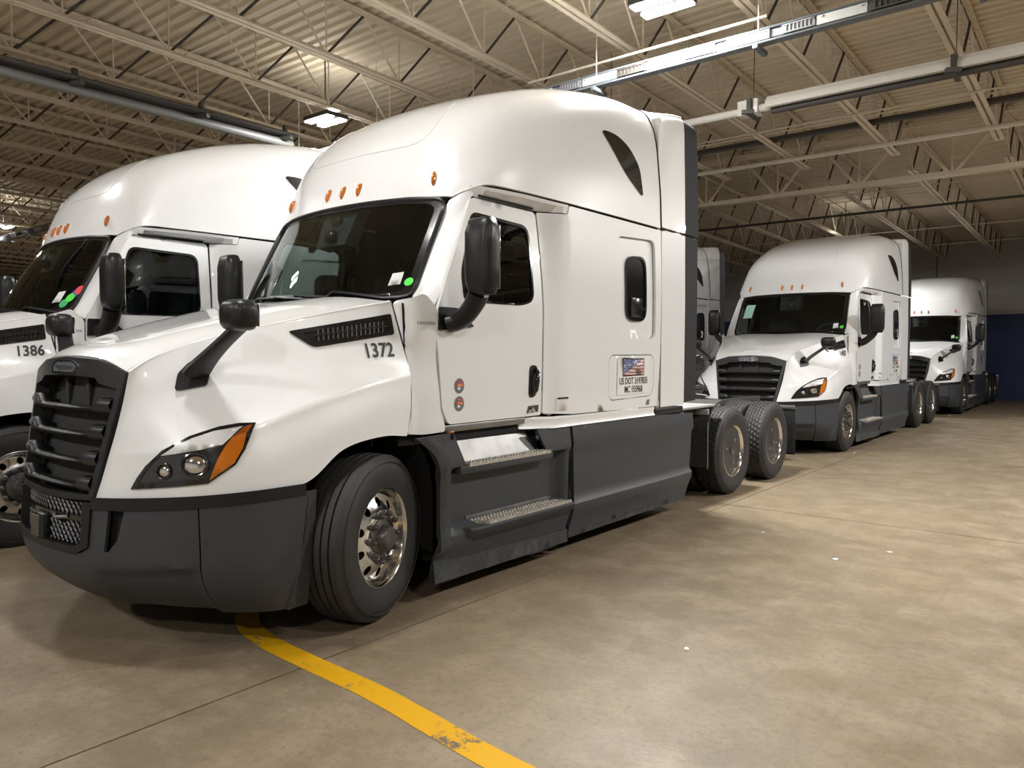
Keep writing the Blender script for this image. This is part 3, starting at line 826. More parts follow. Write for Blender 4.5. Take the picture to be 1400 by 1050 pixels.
    for u in (.95, 1.05, 1.2, 1.4, 1.6, 1.70, 1.80, 1.88, 1.945):
        vt = float(np.interp(u, [.93, 1.06, 1.35, 1.8, 2.0], [1.060, 1.135, 1.185, 1.205, 1.214]))
        v0 = min(Vs(u, 2.695), vt) - .004
        hp.append([(v0, u, 2.698), (v0 + (vt - v0) * .9, u, 2.745), (vt, u, 2.768)])
    Hh = np.array(hp) * np.array([s, 1, 1])
    thick(part('door_header', surf_mesh('door_header', Hh, 'white_paint', (s, 0, 0), 25)), .012)
    part('drip_slot', box_mesh('drip_slot', (s * 1.105, 1.31, 2.702), (.012, .62, .014), 'void_black'))
    # A-pillar
    ag = [[(.985, .475, 1.965), (1.075, .475, 1.945), (1.150, .515, 1.905)],
          [(.985, .565, 2.13), (1.075, .595, 2.11), (1.146, .622, 2.085)],
          [(.975, .67, 2.33), (1.055, .715, 2.33), (1.118, .75, 2.32)],
          [(.965, .775, 2.52), (1.040, .835, 2.54), (1.092, .868, 2.54)],
          [(.965, .84, 2.645), (1.050, .905, 2.685), (1.078, .945, 2.675)],
          [(.985, .87, 2.682), (1.055, .925, 2.725), (1.090, 1.0, 2.745)]]
    A = patch(np.array(ag), 4, 5) * np.array([s, 1, 1])
    thick(part('windshield_pillar', surf_mesh('windshield_pillar', A, 'white_paint', (s, -.6, 0))), .03)
    # sill trim below door and sleeper
    st = [(1.205, 1.118), (1.222, 1.10), (1.212, 1.075), (1.215, 1.05), (1.225, 1.03), (1.205, 1.022)]
    S = []
    for u in (1.42, 1.55, 1.75, 2.0, 2.6, 3.2, 3.37):
        k = smooth01((1.75 - u) / .35)
        S.append([(s * (x - .09 * k), u, z + .012 * k) for x, z in st])
    thick(part('sill_trim', surf_mesh('sill_trim', np.array(S), 'white_paint', (s, 0, 0))), .01)
    part('door_sill', box_mesh('door_sill', (s * 1.115, 1.02, 1.105), (.10, .88, .05), 'brushed_aluminium', .01))
    # dark inner shell behind the panel gaps
    SH = [(.25, 1.02), (.3, 1.5), (.28, 1.92), (.52, 1.9), (.94, 2.70), (1.1, 2.80), (3.46, 2.80), (3.44, 1.02)]
    big = [((p[0] - 1.17) * 1.05 + 1.17, (p[1] - 2.27) * 1.06 + 2.27) for p in WIN]
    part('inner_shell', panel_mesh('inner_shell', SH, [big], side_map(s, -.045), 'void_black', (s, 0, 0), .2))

# ---- windshield, curved, with black border
def ws_rows(off=0.0):
    bot = [(.485, .985, 1.972), (.345, .70, 1.958), (.235, .36, 1.952), (.195, 0, 1.95)]
    mid = [(.665, .972, 2.33), (.545, .69, 2.335), (.445, .36, 2.34), (.41, 0, 2.34)]
    top = [(.845, .955, 2.672), (.755, .68, 2.688), (.695, .36, 2.692), (.672, 0, 2.692)]
    R = []
    for row in (bot, mid, top):
        r = [(v, u - off, h) for (u, v, h) in row]; l = [(-v, u - off, h) for (u, v, h) in row[:-1]]
        R.append(r + l[::-1])
    return np.array(R)
WS = patch(ws_rows(), 6, 5)
WSI = WS.shape
wsh = part('windshield', surf_mesh('windshield', WS, 'windshield_glass', (0, -1, .5)))
_wb = BVHTree.FromPolygons([tuple(x) for x in WS.reshape(-1, 3)], grid_faces(*WS.shape[:2]))
def ws_map(off):
    def f(x, z):
        hit, n, _, _ = _wb.ray_cast(Vector((x, -3, z)), Vector((0, 1, 0)))
        if hit is None: hit, n, _, _ = _wb.find_nearest(Vector((x, .4, z)))
        if n.y > 0: n = -n
        return hit + n * off
    return f
WO = [(-.985, 1.965), (-.70, 1.955), (-.35, 1.952), (.35, 1.952), (.70, 1.955), (.985, 1.965), (.97, 2.35), (.955, 2.672), (.68, 2.688), (.3, 2.692), (-.3, 2.692), (-.68, 2.688), (-.955, 2.672), (-.97, 2.35)]
WO = rpoly(WO, [.09, 0, 0, 0, 0, .09, 0, .09, 0, 0, 0, 0, .09, 0])
WI = [(x * .94, (z - 2.32) * .895 + 2.325) for x, z in WO]
bd = obj('windshield_border', panel_mesh('windshield_border', WO, [WI], ws_map(.004), 'black_gloss', (0, -1, 0), .06), wsh)
sm = tube_mesh('windshield_seal', [ws_map(.006)(x, z) for x, z in resample(WO, .05)], .016, 'black_plastic', 6, closed=True)
obj('windshield_seal', sm, wsh)

# ---- interior
part('dashboard', bm_mesh('dashboard', (lambda bm: (bm_box(bm, (0, .68, 1.78), (2.06, .62, .30)), bm_box(bm, (.45, .62, 1.95), (.62, .34, .10)), bmesh.ops.bevel(bm, geom=list(bm.edges), offset=.03, segments=2, affect='EDGES'), bm)[-1])(bmesh.new()), 'interior_grey', True, 40))
part('cab_floor', box_mesh('cab_floor', (0, 1.8, 1.16), (2.15, 3.2, .05), 'interior'))
part('headliner', box_mesh('headliner', (0, 2.05, 2.80), (2.05, 2.1, .03), 'interior'))
part('sleeper_curtain', box_mesh('sleeper_curtain', (0, 1.98, 2.0), (2.15, .05, 1.7), 'interior'))
part('lower_firewall', box_mesh('lower_firewall', (0, .42, 1.5), (1.9, .04, .8), 'void_black'))
def seat(x):
    bm = bmesh.new()
    bm_box(bm, (x, 1.42, 1.66), (.50, .52, .16)); bm_box(bm, (x, 1.70, 2.02), (.48, .14, .64), Matrix.Rotation(-.14, 3, 'X')); bm_box(bm, (x, 1.75, 2.42), (.28, .10, .16), Matrix.Rotation(-.14, 3, 'X')); bm_box(bm, (x, 1.42, 1.38), (.34, .40, .40))
    bmesh.ops.bevel(bm, geom=list(bm.edges), offset=.035, segments=2, affect='EDGES')
    return part('seat', bm_mesh('seat', bm, 'seat_fabric', True, 50))
seat(.55); seat(-.55)
stw = tube_mesh('steering_wheel', [(.52 + .21 * math.cos(a), 1.02 + .08 * math.sin(a), 1.96 + .19 * math.sin(a)) for a in np.linspace(0, 2 * PI, 24, endpoint=False)], .016, 'interior', 8, closed=True)
sw_o = part('steering_wheel', stw)
obj('steering_hub', cyl_mesh('steering_hub', (.52, 1.03, 1.95), (.52, .88, 1.86), .05, 'interior', 10), sw_o)
# camera pod behind the glass, top centre
bm = bmesh.new()
vs = [bm.verts.new(p) for p in [(-.20, .70, 2.68), (.20, .70, 2.68), (.17, .58, 2.40), (-.17, .58, 2.40), (-.20, .80, 2.68), (.20, .80, 2.68), (.17, .70, 2.38), (-.17, .70, 2.38)]]
for f in ((0, 1, 2, 3), (4, 7, 6, 5), (0, 4, 5, 1), (1, 5, 6, 2), (2, 6, 7, 3), (3, 7, 4, 0)): bm.faces.new([vs[i] for i in f])
pod = part('sensor_pod', bm_mesh('sensor_pod', bm, 'interior_grey'))
obj('sensor_lens', box_mesh('sensor_lens', (.02, .575, 2.47), (.10, .05, .09), 'black_gloss', .012), pod)
obj('sensor_lens', box_mesh('sensor_lens', (.0, .645, 2.60), (.11, .04, .05), 'black_gloss', .01), pod)
# wipers
for sx in (1, -1):
    b = part('wiper', tube_mesh('wiper', [ws_map(.02)(x, z) for x, z in ((.12 * sx + .3, 1.975), (.12 * sx - .02, 1.99), (.12 * sx - .35, 2.0))], .012, 'black_plastic', 6))
    obj('wiper_arm', tube_mesh('wiper_arm', [ws_map(.03)(x, z) for x, z in ((.12 * sx + .42, 1.955), (.12 * sx + .15, 1.975), (.12 * sx - .03, 1.995))], .009, 'black_plastic', 6), b)

# ---- clearance lamps on the roof brow
def clearance(x, h, lean):
    p, n = on_roof((x, -2, h), (0, 1, 0), .0)
    q = n.to_track_quat('Z', 'Y')
    bm = bmesh.new(); bmesh.ops.create_uvsphere(bm, u_segments=14, v_segments=8, radius=1.0)
    up = Vector((0, 0, 1)); t = (up - n * up.dot(n)).normalized(); r_ = t.cross(n)
    for v in bm.verts:
        c = v.co.copy(); v.co = p + t * c.y * .058 + r_ * c.x * .0185 + n * max(c.z, -.2) * .03
    o = part('clearance_lamp', bm_mesh('clearance_lamp', bm, 'amber', True))
for x in (-.83, -.18, 0, .18, .83): clearance(x, 2.815 if abs(x) < .5 else 2.83, 0)

rp = [(-.60, 3.52), (-.66, 3.36), (-.67, 3.22), (-.60, 3.13), (-.4, 3.115), (0, 3.12), (.4, 3.115), (.60, 3.13), (.67, 3.22), (.66, 3.36), (.60, 3.52)]
part('roof_crease', tube_mesh('roof_crease', [on_roof((x, -2, h), (0, 1, 0), -.001)[0] for x, _, h in cr_eval([(x, 0, h) for x, h in rp], 4)], .006, 'white_paint', 6))
# ---- triangular window high in the roof side
TRI = rpoly([(2.50, 3.49), (2.70, 3.50), (2.92, 3.43), (3.08, 3.28), (3.12, 3.02), (2.85, 3.17)], [.05, .1, .1, .08, .04, .1])
for s in (1, -1):
    o = part('roof_window', panel_mesh('roof_window', TRI, [], roof_side(s, .012), 'black_gloss', (s, 0, 0), .04))
    thick(o, .02)

# ---- grille
def Gu(v, h): return -1.235 - .165 * (1.55 - h) + .20 * v * v
def g_map(off): return lambda v, h: (v, Gu(v, h) - off, h)
GO = [(-.480, .840), (-.592, 1.500), (-.35, 1.565), (0, 1.583), (.35, 1.565), (.592, 1.500), (.480, .840), (.24, .825), (-.24, .825)]
GI = [(-.445, .865), (-.54, 1.415), (-.39, 1.44), (-.34, 1.472), (0, 1.482), (.34, 1.472), (.39, 1.44), (.54, 1.415), (.445, .865), (0, .855)]
gr = part('grille', panel_mesh('grille', GO, [GI], g_map(.012), 'grille_plastic', (0, -1, 0), .05)); thick(gr, .07)
obj('radiator_screen', panel_mesh('radiator_screen', [(x * .98, (z - 1.15) * .98 + 1.15) for x, z in GO], [], lambda v, h: (v, Gu(v, h) + .10, h), 'radiator', (0, -1, 0), .12), gr)
for x in (-.16, .12): obj('screen_post', box_mesh('screen_post', (x, -1.17, 1.15), (.035, .03, .62), 'frame_black', .006), gr)
def slat(h):
    w = .45 + (h - .86) * .165
    V = []; Fc = []; N = 24; K = 8
    for i in range(N + 1):
        v = -w + 2 * w * i / N
        e = smooth01((abs(v) - w * .66) / (w * .10))          # the ends step up into broad tabs
        c = Gu(v, h)
        dep, hh = .075, .021 + .028 * e
        for k in range(K):
            a = 2 * PI * k / K
            V.append((v, c + .045 - dep * .75 * math.cos(a) - .012 * e, h + .022 * e + hh * math.sin(a) + .012 * math.cos(a)))
    for i in range(N):
        for k in range(K): Fc.append((i * K + k, i * K + (k + 1) % K, (i + 1) * K + (k + 1) % K, (i + 1) * K + k))
    me = mesh_from('slat', V, Fc, 'grille_plastic', True, 60); orient(me, ('p', (0, -1.1, h)))
    obj('slat', me, gr)
for h in (1.295, 1.155, 1.015, .885): slat(h)
# nameplate on the grille top
NP = rpoly([(-.15, 1.492), (.15, 1.492), (.175, 1.535), (.105, 1.562), (-.105, 1.562), (-.175, 1.535)], .012)
npo = part('nameplate', panel_mesh('nameplate', NP, [[(x * .9, (z - 1.527) * .78 + 1.527) for x, z in NP]], g_map(.024), 'chrome', (0, -1, 0), .05)); thick(npo, .012)
obj('plate_field', panel_mesh('plate_field', NP, [], g_map(.017), 'badge_grey', (0, -1, 0), .08), npo)
obj('lettering', text_mesh('lettering', 'Freightliner', .052, 'chrome', lambda x, y: (x, Gu(x, 1.525 + y) - .026, 1.525 + y), 1.05, (0, -1, 0)), npo)
# lower grille inside the bumper
def Bu(v, h):
    """front face of the bumper, plan curve by height"""
    top = np.array([(-1.385, 0), (-1.362, .25), (-1.305, .48), (-1.175, .76), (-1.01, 1.0), (-.785, 1.14), (-.505, 1.192)])
    return top
BT = cr_eval([(0, -1.385, 0), (.25, -1.362, 0), (.48, -1.305, 0), (.76, -1.175, 0), (1.0, -1.005, 0), (1.145, -.785, 0), (1.195, -.50, 0)], 8)
BM = cr_eval([(0, -1.395, 0), (.25, -1.375, 0), (.49, -1.32, 0), (.78, -1.185, 0), (1.015, -1.005, 0), (1.16, -.785, 0), (1.205, -.52, 0)], 8)
BB = cr_eval([(0, -1.165, 0), (.25, -1.150, 0), (.47, -1.090, 0), (.70, -.990, 0), (.93, -.850, 0), (1.10, -.700, 0), (1.165, -.56, 0)], 8)
def b_arc(t, k): return None
def b_map(s, off=0.0):
    n = len(BT) - 1
    def at(C, t):
        x = max(0, min(.99999, t)) * n; i = int(x); f = x - i
        return C[i] * (1 - f) + C[i + 1] * f
    def g(t, h):
        pT, pM, pB = at(BT, abs(t)), at(BM, abs(t)), at(BB, abs(t))
        if h >= .52:
            k = smooth01((.9 - h) / .38); p = pT * (1 - k) + pM * k
        else:
            k = min(1, (.52 - h) / .29) ** 1.9; p = pM * (1 - k) + pB * k
        # shallow scoop low in the corner
        a = abs(t)
        sc = smooth01((a - .30) / .10) * smooth01((.66 - a) / .03) * smooth01((.50 + .10 * (a - .45) - h) / .05)
        d = at(BM, min(1, a + .02)) - at(BM, max(0, a - .02)); d /= np.linalg.norm(d); nrm = np.array([d[1], -d[0], 0]); 
        if nrm[1] > 0 and abs(nrm[1]) > .2: nrm = -nrm
        if nrm[0] < 0: nrm = -nrm if abs(nrm[0]) > .9 else nrm
        p = p + nrm * (off - .034 * sc)
        sg = -1 if t * s < 0 else 1
        return (sg * p[0], p[1], h)
    return g
def btop(t): return .838 + .05 * smooth01((abs(t) - .2) / .8)
def bbot(t): return .235 + .02 * smooth01((.3 - abs(t)) / .3)
bo = [(t, btop(t) - .032) for t in np.linspace(-.655, .655, 27)]
bo = bo[::-1] + [(t, bbot(t)) for t in np.linspace(-.655, .655, 27)]
LG = rpoly([(-.325, .83), (-.31, .535), (-.25, .495), (.25, .495), (.31, .535), (.325, .83)], [0, .03, .03, .03, .03, 0])
LG = [(-.325, .90)] + LG + [(.325, .90)]
bo2 = [(t, btop(t) - .032) for t in np.linspace(.655, .325, 12)] + [(.31, .585), (.285, .562), (.25, .55), (-.25, .55), (-.285, .562), (-.31, .585)] + [(t, btop(t) - .032) for t in np.linspace(-.325, -.655, 12)] + [(t, bbot(t)) for t in np.linspace(-.655, .655, 27)]
slot = lambda s: [(s * .385, .79), (s * .435, .79), (s * .415, .64), (s * .385, .575), (s * .372, .575)]
bum = part('bumper', panel_mesh('bumper', bo2, [slot(1), slot(-1)], b_map(1), 'grey_plastic', ('p', (0, -.3, .55)), .025)); thick(bum, .02)
for s in (1, -1):
    co = [(s * t, btop(t) - .032) for t in np.linspace(.66, 1.0, 10)] + [(s * .985, .6), (s * .97, .40), (s * .965, .225)] + [(s * t, bbot(t) - .008) for t in np.linspace(.96, .66, 8)]
    me = panel_mesh('bumper_corner', co, [], b_map(1, .004), 'grey_plastic', ('p', (0, -.3, .55)), .03)
    thick(part('bumper_corner', me), .02)
    # rubber edge towards the tyre
    ed = [[(s * 1.200, -.50, .855), (s * 1.190, -.44, .855)], [(s * 1.206, -.535, .6), (s * 1.185, -.455, .6)], [(s * 1.195, -.585, .4), (s * 1.175, -.475, .40)], [(s * 1.168, -.615, .225), (s * 1.155, -.48, .225)]]
    thick(part('bumper_edge', surf_mesh('bumper_edge', patch(np.array(ed), 4, 2), 'dusty_rubber', (s, .6, 0))), .012)
    # black filler strip between hood and bumper
    strip = [(s * t, btop(t) + .012) for t in np.linspace(.325, .99, 20)] + [(s * t, btop(t) - .05) for t in np.linspace(.99, .325, 20)]
    part('filler_strip', panel_mesh('filler_strip', strip, [], b_map(1, .012), 'black_plastic', ('p', (0, -.3, .55)), .05))
    part('fog_pocket', panel_mesh('fog_pocket', [(s * .36, .83), (s * .50, .83), (s * .50, .45), (s * .35, .45)], [], b_map(1, -.05), 'void_black', ('p', (0, -.3, .55)), .05))
# perforated lower grille
lgf = part('lower_grille', panel_mesh('lower_grille', [(-.325, .825), (-.315, .595), (-.255, .552), (.255, .552), (.315, .595), (.325, .825)][::-1], [[(-.285, .83), (-.28, .612), (-.24, .588), (.24, .588), (.28, .612), (.285, .83)][::-1]], b_map(1, .012), 'black_plastic', ('p', (0, -.3, .55)), .04)); thick(lgf, .05)
def lattice():
    f = b_map(1, -.035); bm = bmesh.new(); step = .042; r = .0065
    def seg(a, b):
        bm_cyl(bm, f(*a), f(*b), r, 4)
    # diagonal strips, cut to the opening
    for sg in (1, -1):
        for k in range(-22, 23):
            for (lo, hi) in ((.590, .715), (.742, .83)):
                t0 = k * step * .72; n = 4
                pts = [(t0 + sg * (lo + (hi - lo) * i / n - .55) * .62, lo + (hi - lo) * i / n) for i in range(n + 1)]
                for a, b in zip(pts[:-1], pts[1:]):
                    if max(abs(a[0]), abs(b[0])) < .285: seg(a, b)
    o = obj('mesh_screen', bm_mesh('mesh_screen', bm, 'black_plastic', True, 40), lgf); o['kind'] = 'stuff'
lattice()
obj('cross_gap', panel_mesh('cross_gap', [(-.285, .715), (.285, .715), (.285, .742), (-.285, .742)], [], b_map(1, -.02), 'black_gloss', (0, -1, 0), .05), lgf)
obj('backing', panel_mesh('backing', [(-.31, .84), (.31, .84), (.30, .5), (-.30, .5)], [], b_map(1, -.09), 'void_black', (0, -1, 0), .08), lgf)
obj('radar_cover', box_mesh('radar_cover', (-.04, -1.375, .65), (.17, .05, .145), 'black_plastic', .012), lgf)
obj('sensor_window', box_mesh('sensor_window', (-.05, -1.402, .65), (.11, .01, .12), 'brass_patch', .003), lgf)
obj('tow_bracket', tube_mesh('tow_bracket', [(.10, -1.36, .728), (.18, -1.385, .724), (.25, -1.35, .73), (.20, -1.33, .742)], .010, 'brushed_aluminium', 6), lgf)

# ---- headlamps
HLO = [(-.288, .904), (-.252, .965), (-.207, 1.025), (-.124, 1.101), (.013, 1.175), (.148, 1.219), (.240, 1.233), (.318, 1.233), (.281, 1.102), (.243, 1.028), (.121, .942), (-.08, .922)]
DRL = [(-.125, 1.078), (-.05, 1.125), (.03, 1.163), (.13, 1.196), (.262, 1.215), (.215, 1.168), (.178, 1.132), (.0765, 1.109), (-.034, 1.091)]
AMB = [(.128, .957), (.160, 1.058), (.190, 1.125), (.218, 1.165), (.282, 1.190), (.270, 1.11), (.238, 1.038)]
AMT = [(.222, 1.168), (.268, 1.212), (.306, 1.224), (.286, 1.190)]
for s in (1, -1):
    hl = part('headlamp', panel_mesh('headlamp', HLO, [], hood_diag(s, .006), 'lamp_black', (s, -1, 0), .03)); thick(hl, .02)
    inner = [((a - .03) * .86 + .03, (h - 1.07) * .80 + 1.072) for a, h in HLO]
    obj('lamp_rim', panel_mesh('lamp_rim', HLO, [inner], hood_diag(s, .010), 'black_gloss', (s, -1, 0), .03), hl)
    obj('running_light', panel_mesh('running_light', DRL, [], hood_diag(s, .013), 'lamp_white', (s, -1, 0), .03), hl)
    obj('turn_signal', panel_mesh('turn_signal', AMB, [], hood_diag(s, .013), 'amber', (s, -1, 0), .03), hl)
    obj('turn_signal_tip', panel_mesh('turn_signal_tip', AMT, [], hood_diag(s, .013), 'amber_dark', (s, -1, 0), .03), hl)
    for a, h, r, big in ((-.105, 1.000, .034, 0), (.055, 1.035, .052, 1)):
        c = Vector(hood_diag(s, .0)(a, h)); c2 = Vector(hood_diag(s, .03)(a, h)); n = (c2 - c).normalized()
        bm = bmesh.new(); bmesh.ops.create_uvsphere(bm, u_segments=16, v_segments=10, radius=1)
        q = n.to_track_quat('Z', 'Y').to_matrix()
        for v in bm.verts:
            p = v.co.copy(); v.co = c + q @ Vector((p.x * r * (1.15 if big else 1), p.y * r, p.z * r * .45))
        obj('projector_lens', bm_mesh('projector_lens', bm, 'chrome', True), hl)
        ring = tube_mesh('lens_ring', [c + n * .012 + q @ Vector((math.cos(t) * r * (1.3 if big else 1.15), math.sin(t) * r * 1.12, 0)) for t in np.linspace(0, 2 * PI, 20, endpoint=False)], .006, 'lamp_black', 6, closed=True)
        obj('lens_ring', ring, hl)

# ---- hood vent, hood mirror, door mirror
VENT = rpoly([(-.40, 1.727), (.235, 1.850), (.238, 1.722), (-.285, 1.635)], [.02, .015, .015, .03])
VIN = rpoly([(-.325, 1.718), (.205, 1.820), (.208, 1.745), (-.25, 1.668)], .012)
for s in (1, -1):
    f = hood_side(s, .008)
    vt = part('hood_vent', panel_mesh('hood_vent', VENT, [VIN], f, 'black_gloss', (s, 0, 0), .04)); thick(vt, .012)
    obj('vent_well', panel_mesh('vent_well', VENT, [], hood_side(s, .003), 'void_black', (s, 0, 0), .05), vt)
    for k in range(15):
        u = -.235 + k * .029; a = hood_side(s, .007)(u, 1.775 + .16 * u * .9); b = hood_side(s, .007)(u - .012, 1.705 + .16 * u * .9)
        obj('vent_fin', cyl_mesh('vent_fin', a, b, .0055, 'black_plastic', 5), vt)
    obj('vent_bar', tube_mesh('vent_bar', [hood_side(s, .009)(u, 1.742 + .155 * u) for u in np.linspace(-.27, .20, 8)], .006, 'black_gloss', 6), vt)
    # hood mirror: foot plate, blade arm, rounded head
    foot = rpoly([(-1.005, 1.402), (-.975, 1.488), (-.915, 1.548), (-.845, 1.565), (-.845, 1.48), (-.872, 1.428)], .015)
    fm = part('hood_mirror', panel_mesh('hood_mirror', foot, [], hood_side(s, .018), 'black_plastic', (s, 0, 0), .03)); thick(fm, .03)
    pth = [(.80, -.925, 1.485), (.855, -.905, 1.545), (.935, -.885, 1.61), (1.035, -.86, 1.685), (1.10, -.84, 1.735)]
    pth = cr_eval(pth, 5)
    arm = []
    Fc = []
    for i, p in enumerate(pth):
        t = i / (len(pth) - 1)
        d = pth[min(i + 1, len(pth) - 1)] - pth[max(i - 1, 0)]; d /= np.linalg.norm(d)
        wv = np.array([.15, .95, .1]); wv = wv - d * (wv @ d); wv /= np.linalg.norm(wv); nv = np.cross(d, wv)
        W, T = .072 - .026 * smooth01(t * 1.3), .020
        for (a, b) in ((-1, -.5), (-.6, -1), (.6, -1), (1, -.5), (1, .5), (.6, 1), (-.6, 1), (-1, .5)):
            q = p + wv * a * W + nv * b * T; arm.append((s * q[0], q[1], q[2]))
    for i in range(len(pth) - 1):
        for k in range(8): Fc.append((i * 8 + k, i * 8 + (k + 1) % 8, (i + 1) * 8 + (k + 1) % 8, (i + 1) * 8 + k))
    Fc += [tuple(range(8)), tuple(range((len(pth) - 1) * 8, len(pth) * 8))]
    am = mesh_from('mirror_arm', arm, Fc, 'black_plastic', True, 60)
    bm = bmesh.new(); bm.from_mesh(am); bmesh.ops.recalc_face_normals(bm, faces=bm.faces); bm.to_mesh(am); bm.free()
    obj('mirror_arm', am, fm)
    # head: rounded box, domed towards the front
    def head_mesh(nm, c, sx, sy, sz, m, dome, pw=5.0):
        V = []; Fc = []; A, B_ = 20, 14
        for i in range(B_ + 1):
            la = -PI / 2 + PI * i / B_
            for k in range(A):
                lo = 2 * PI * k / A
                x = math.cos(lo); z = math.sin(lo); r = (abs(x) ** pw + abs(z) ** pw) ** (-1 / pw)
                cl = abs(math.cos(la)) ** (2 / 3.2); y = math.copysign(abs(math.sin(la)) ** (2 / 3.2), math.sin(la))
                yy = y * sy * (dome if y < 0 else 1)
                V.append((c[0] + x * r * cl * sx, c[1] + yy, c[2] + z * r * cl * sz))
        for i in range(B_):
            for k in range(A): Fc.append((i * A + k, i * A + (k + 1) % A, (i + 1) * A + (k + 1) % A, (i + 1) * A + k))
        me = mesh_from(nm, V, Fc, m, True); orient(me, ('p', c)); return me
    hm = obj('mirror_head', head_mesh('mirror_head', (s * 1.125, -.845, 1.795), .108, .052, .080, 'black_plastic', 1.7, 4.0), fm)
    obj('mirror_glass', box_mesh('mirror_glass', (s * 1.125, -.796, 1.795), (.17, .006, .115), 'chrome', .002), fm)
    # door mirror
    MB = rpoly([(.525, 1.752), (.865, 1.785), (.80, 1.835), (.715, 1.905), (.53, 1.905)], [.008, .02, .02, .04, .01])
    dm = part('door_mirror', panel_mesh('door_mirror', MB, [], side_map(s, .014), 'black_plastic', (s, 0, 0), .05)); thick(dm, .03)
    ap_ = cr_eval([(1.175, .63, 1.80), (1.235, .655, 1.815), (1.305, .66, 1.86), (1.375, .655, 1.925), (1.42, .645, 1.985)], 4)
    obj('mirror_arm', tube_mesh('mirror_arm', [(s * p[0], p[1], p[2]) for p in ap_], [.086 - .012 * i / 16 for i in range(17)], 'black_plastic', 12, flat=.72), dm)
    obj('mirror_head', head_mesh('mirror_head', (s * 1.462, .635, 2.215), .112, .075, .246, 'black_plastic', 1.15, 7.0), dm)
    obj('mirror_glass', box_mesh('mirror_glass', (s * 1.462, .708, 2.215), (.165, .008, .40), 'chrome', .002), dm)

# ---- wheel arch liner
for s in (1, -1):
    pts = [(-.60, .60), (-.56, .85), (-.44, 1.02), (-.2, 1.13), (.05, 1.16), (.28, 1.10), (.46, .95), (.53, .7), (.53, .3)]
    C = cr_eval([(0, u, h) for u, h in pts], 3)
    S = np.array([[(s * x, p[1], p[2]) for x in (1.115, .95, .70)] for p in C])
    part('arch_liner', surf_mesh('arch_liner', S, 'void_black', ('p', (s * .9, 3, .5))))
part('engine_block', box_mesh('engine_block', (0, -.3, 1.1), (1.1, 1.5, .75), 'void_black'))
part('front_axle', cyl_mesh('front_axle', (-1.0, 0, .46), (1.0, 0, .46), .06, 'frame_black', 10))

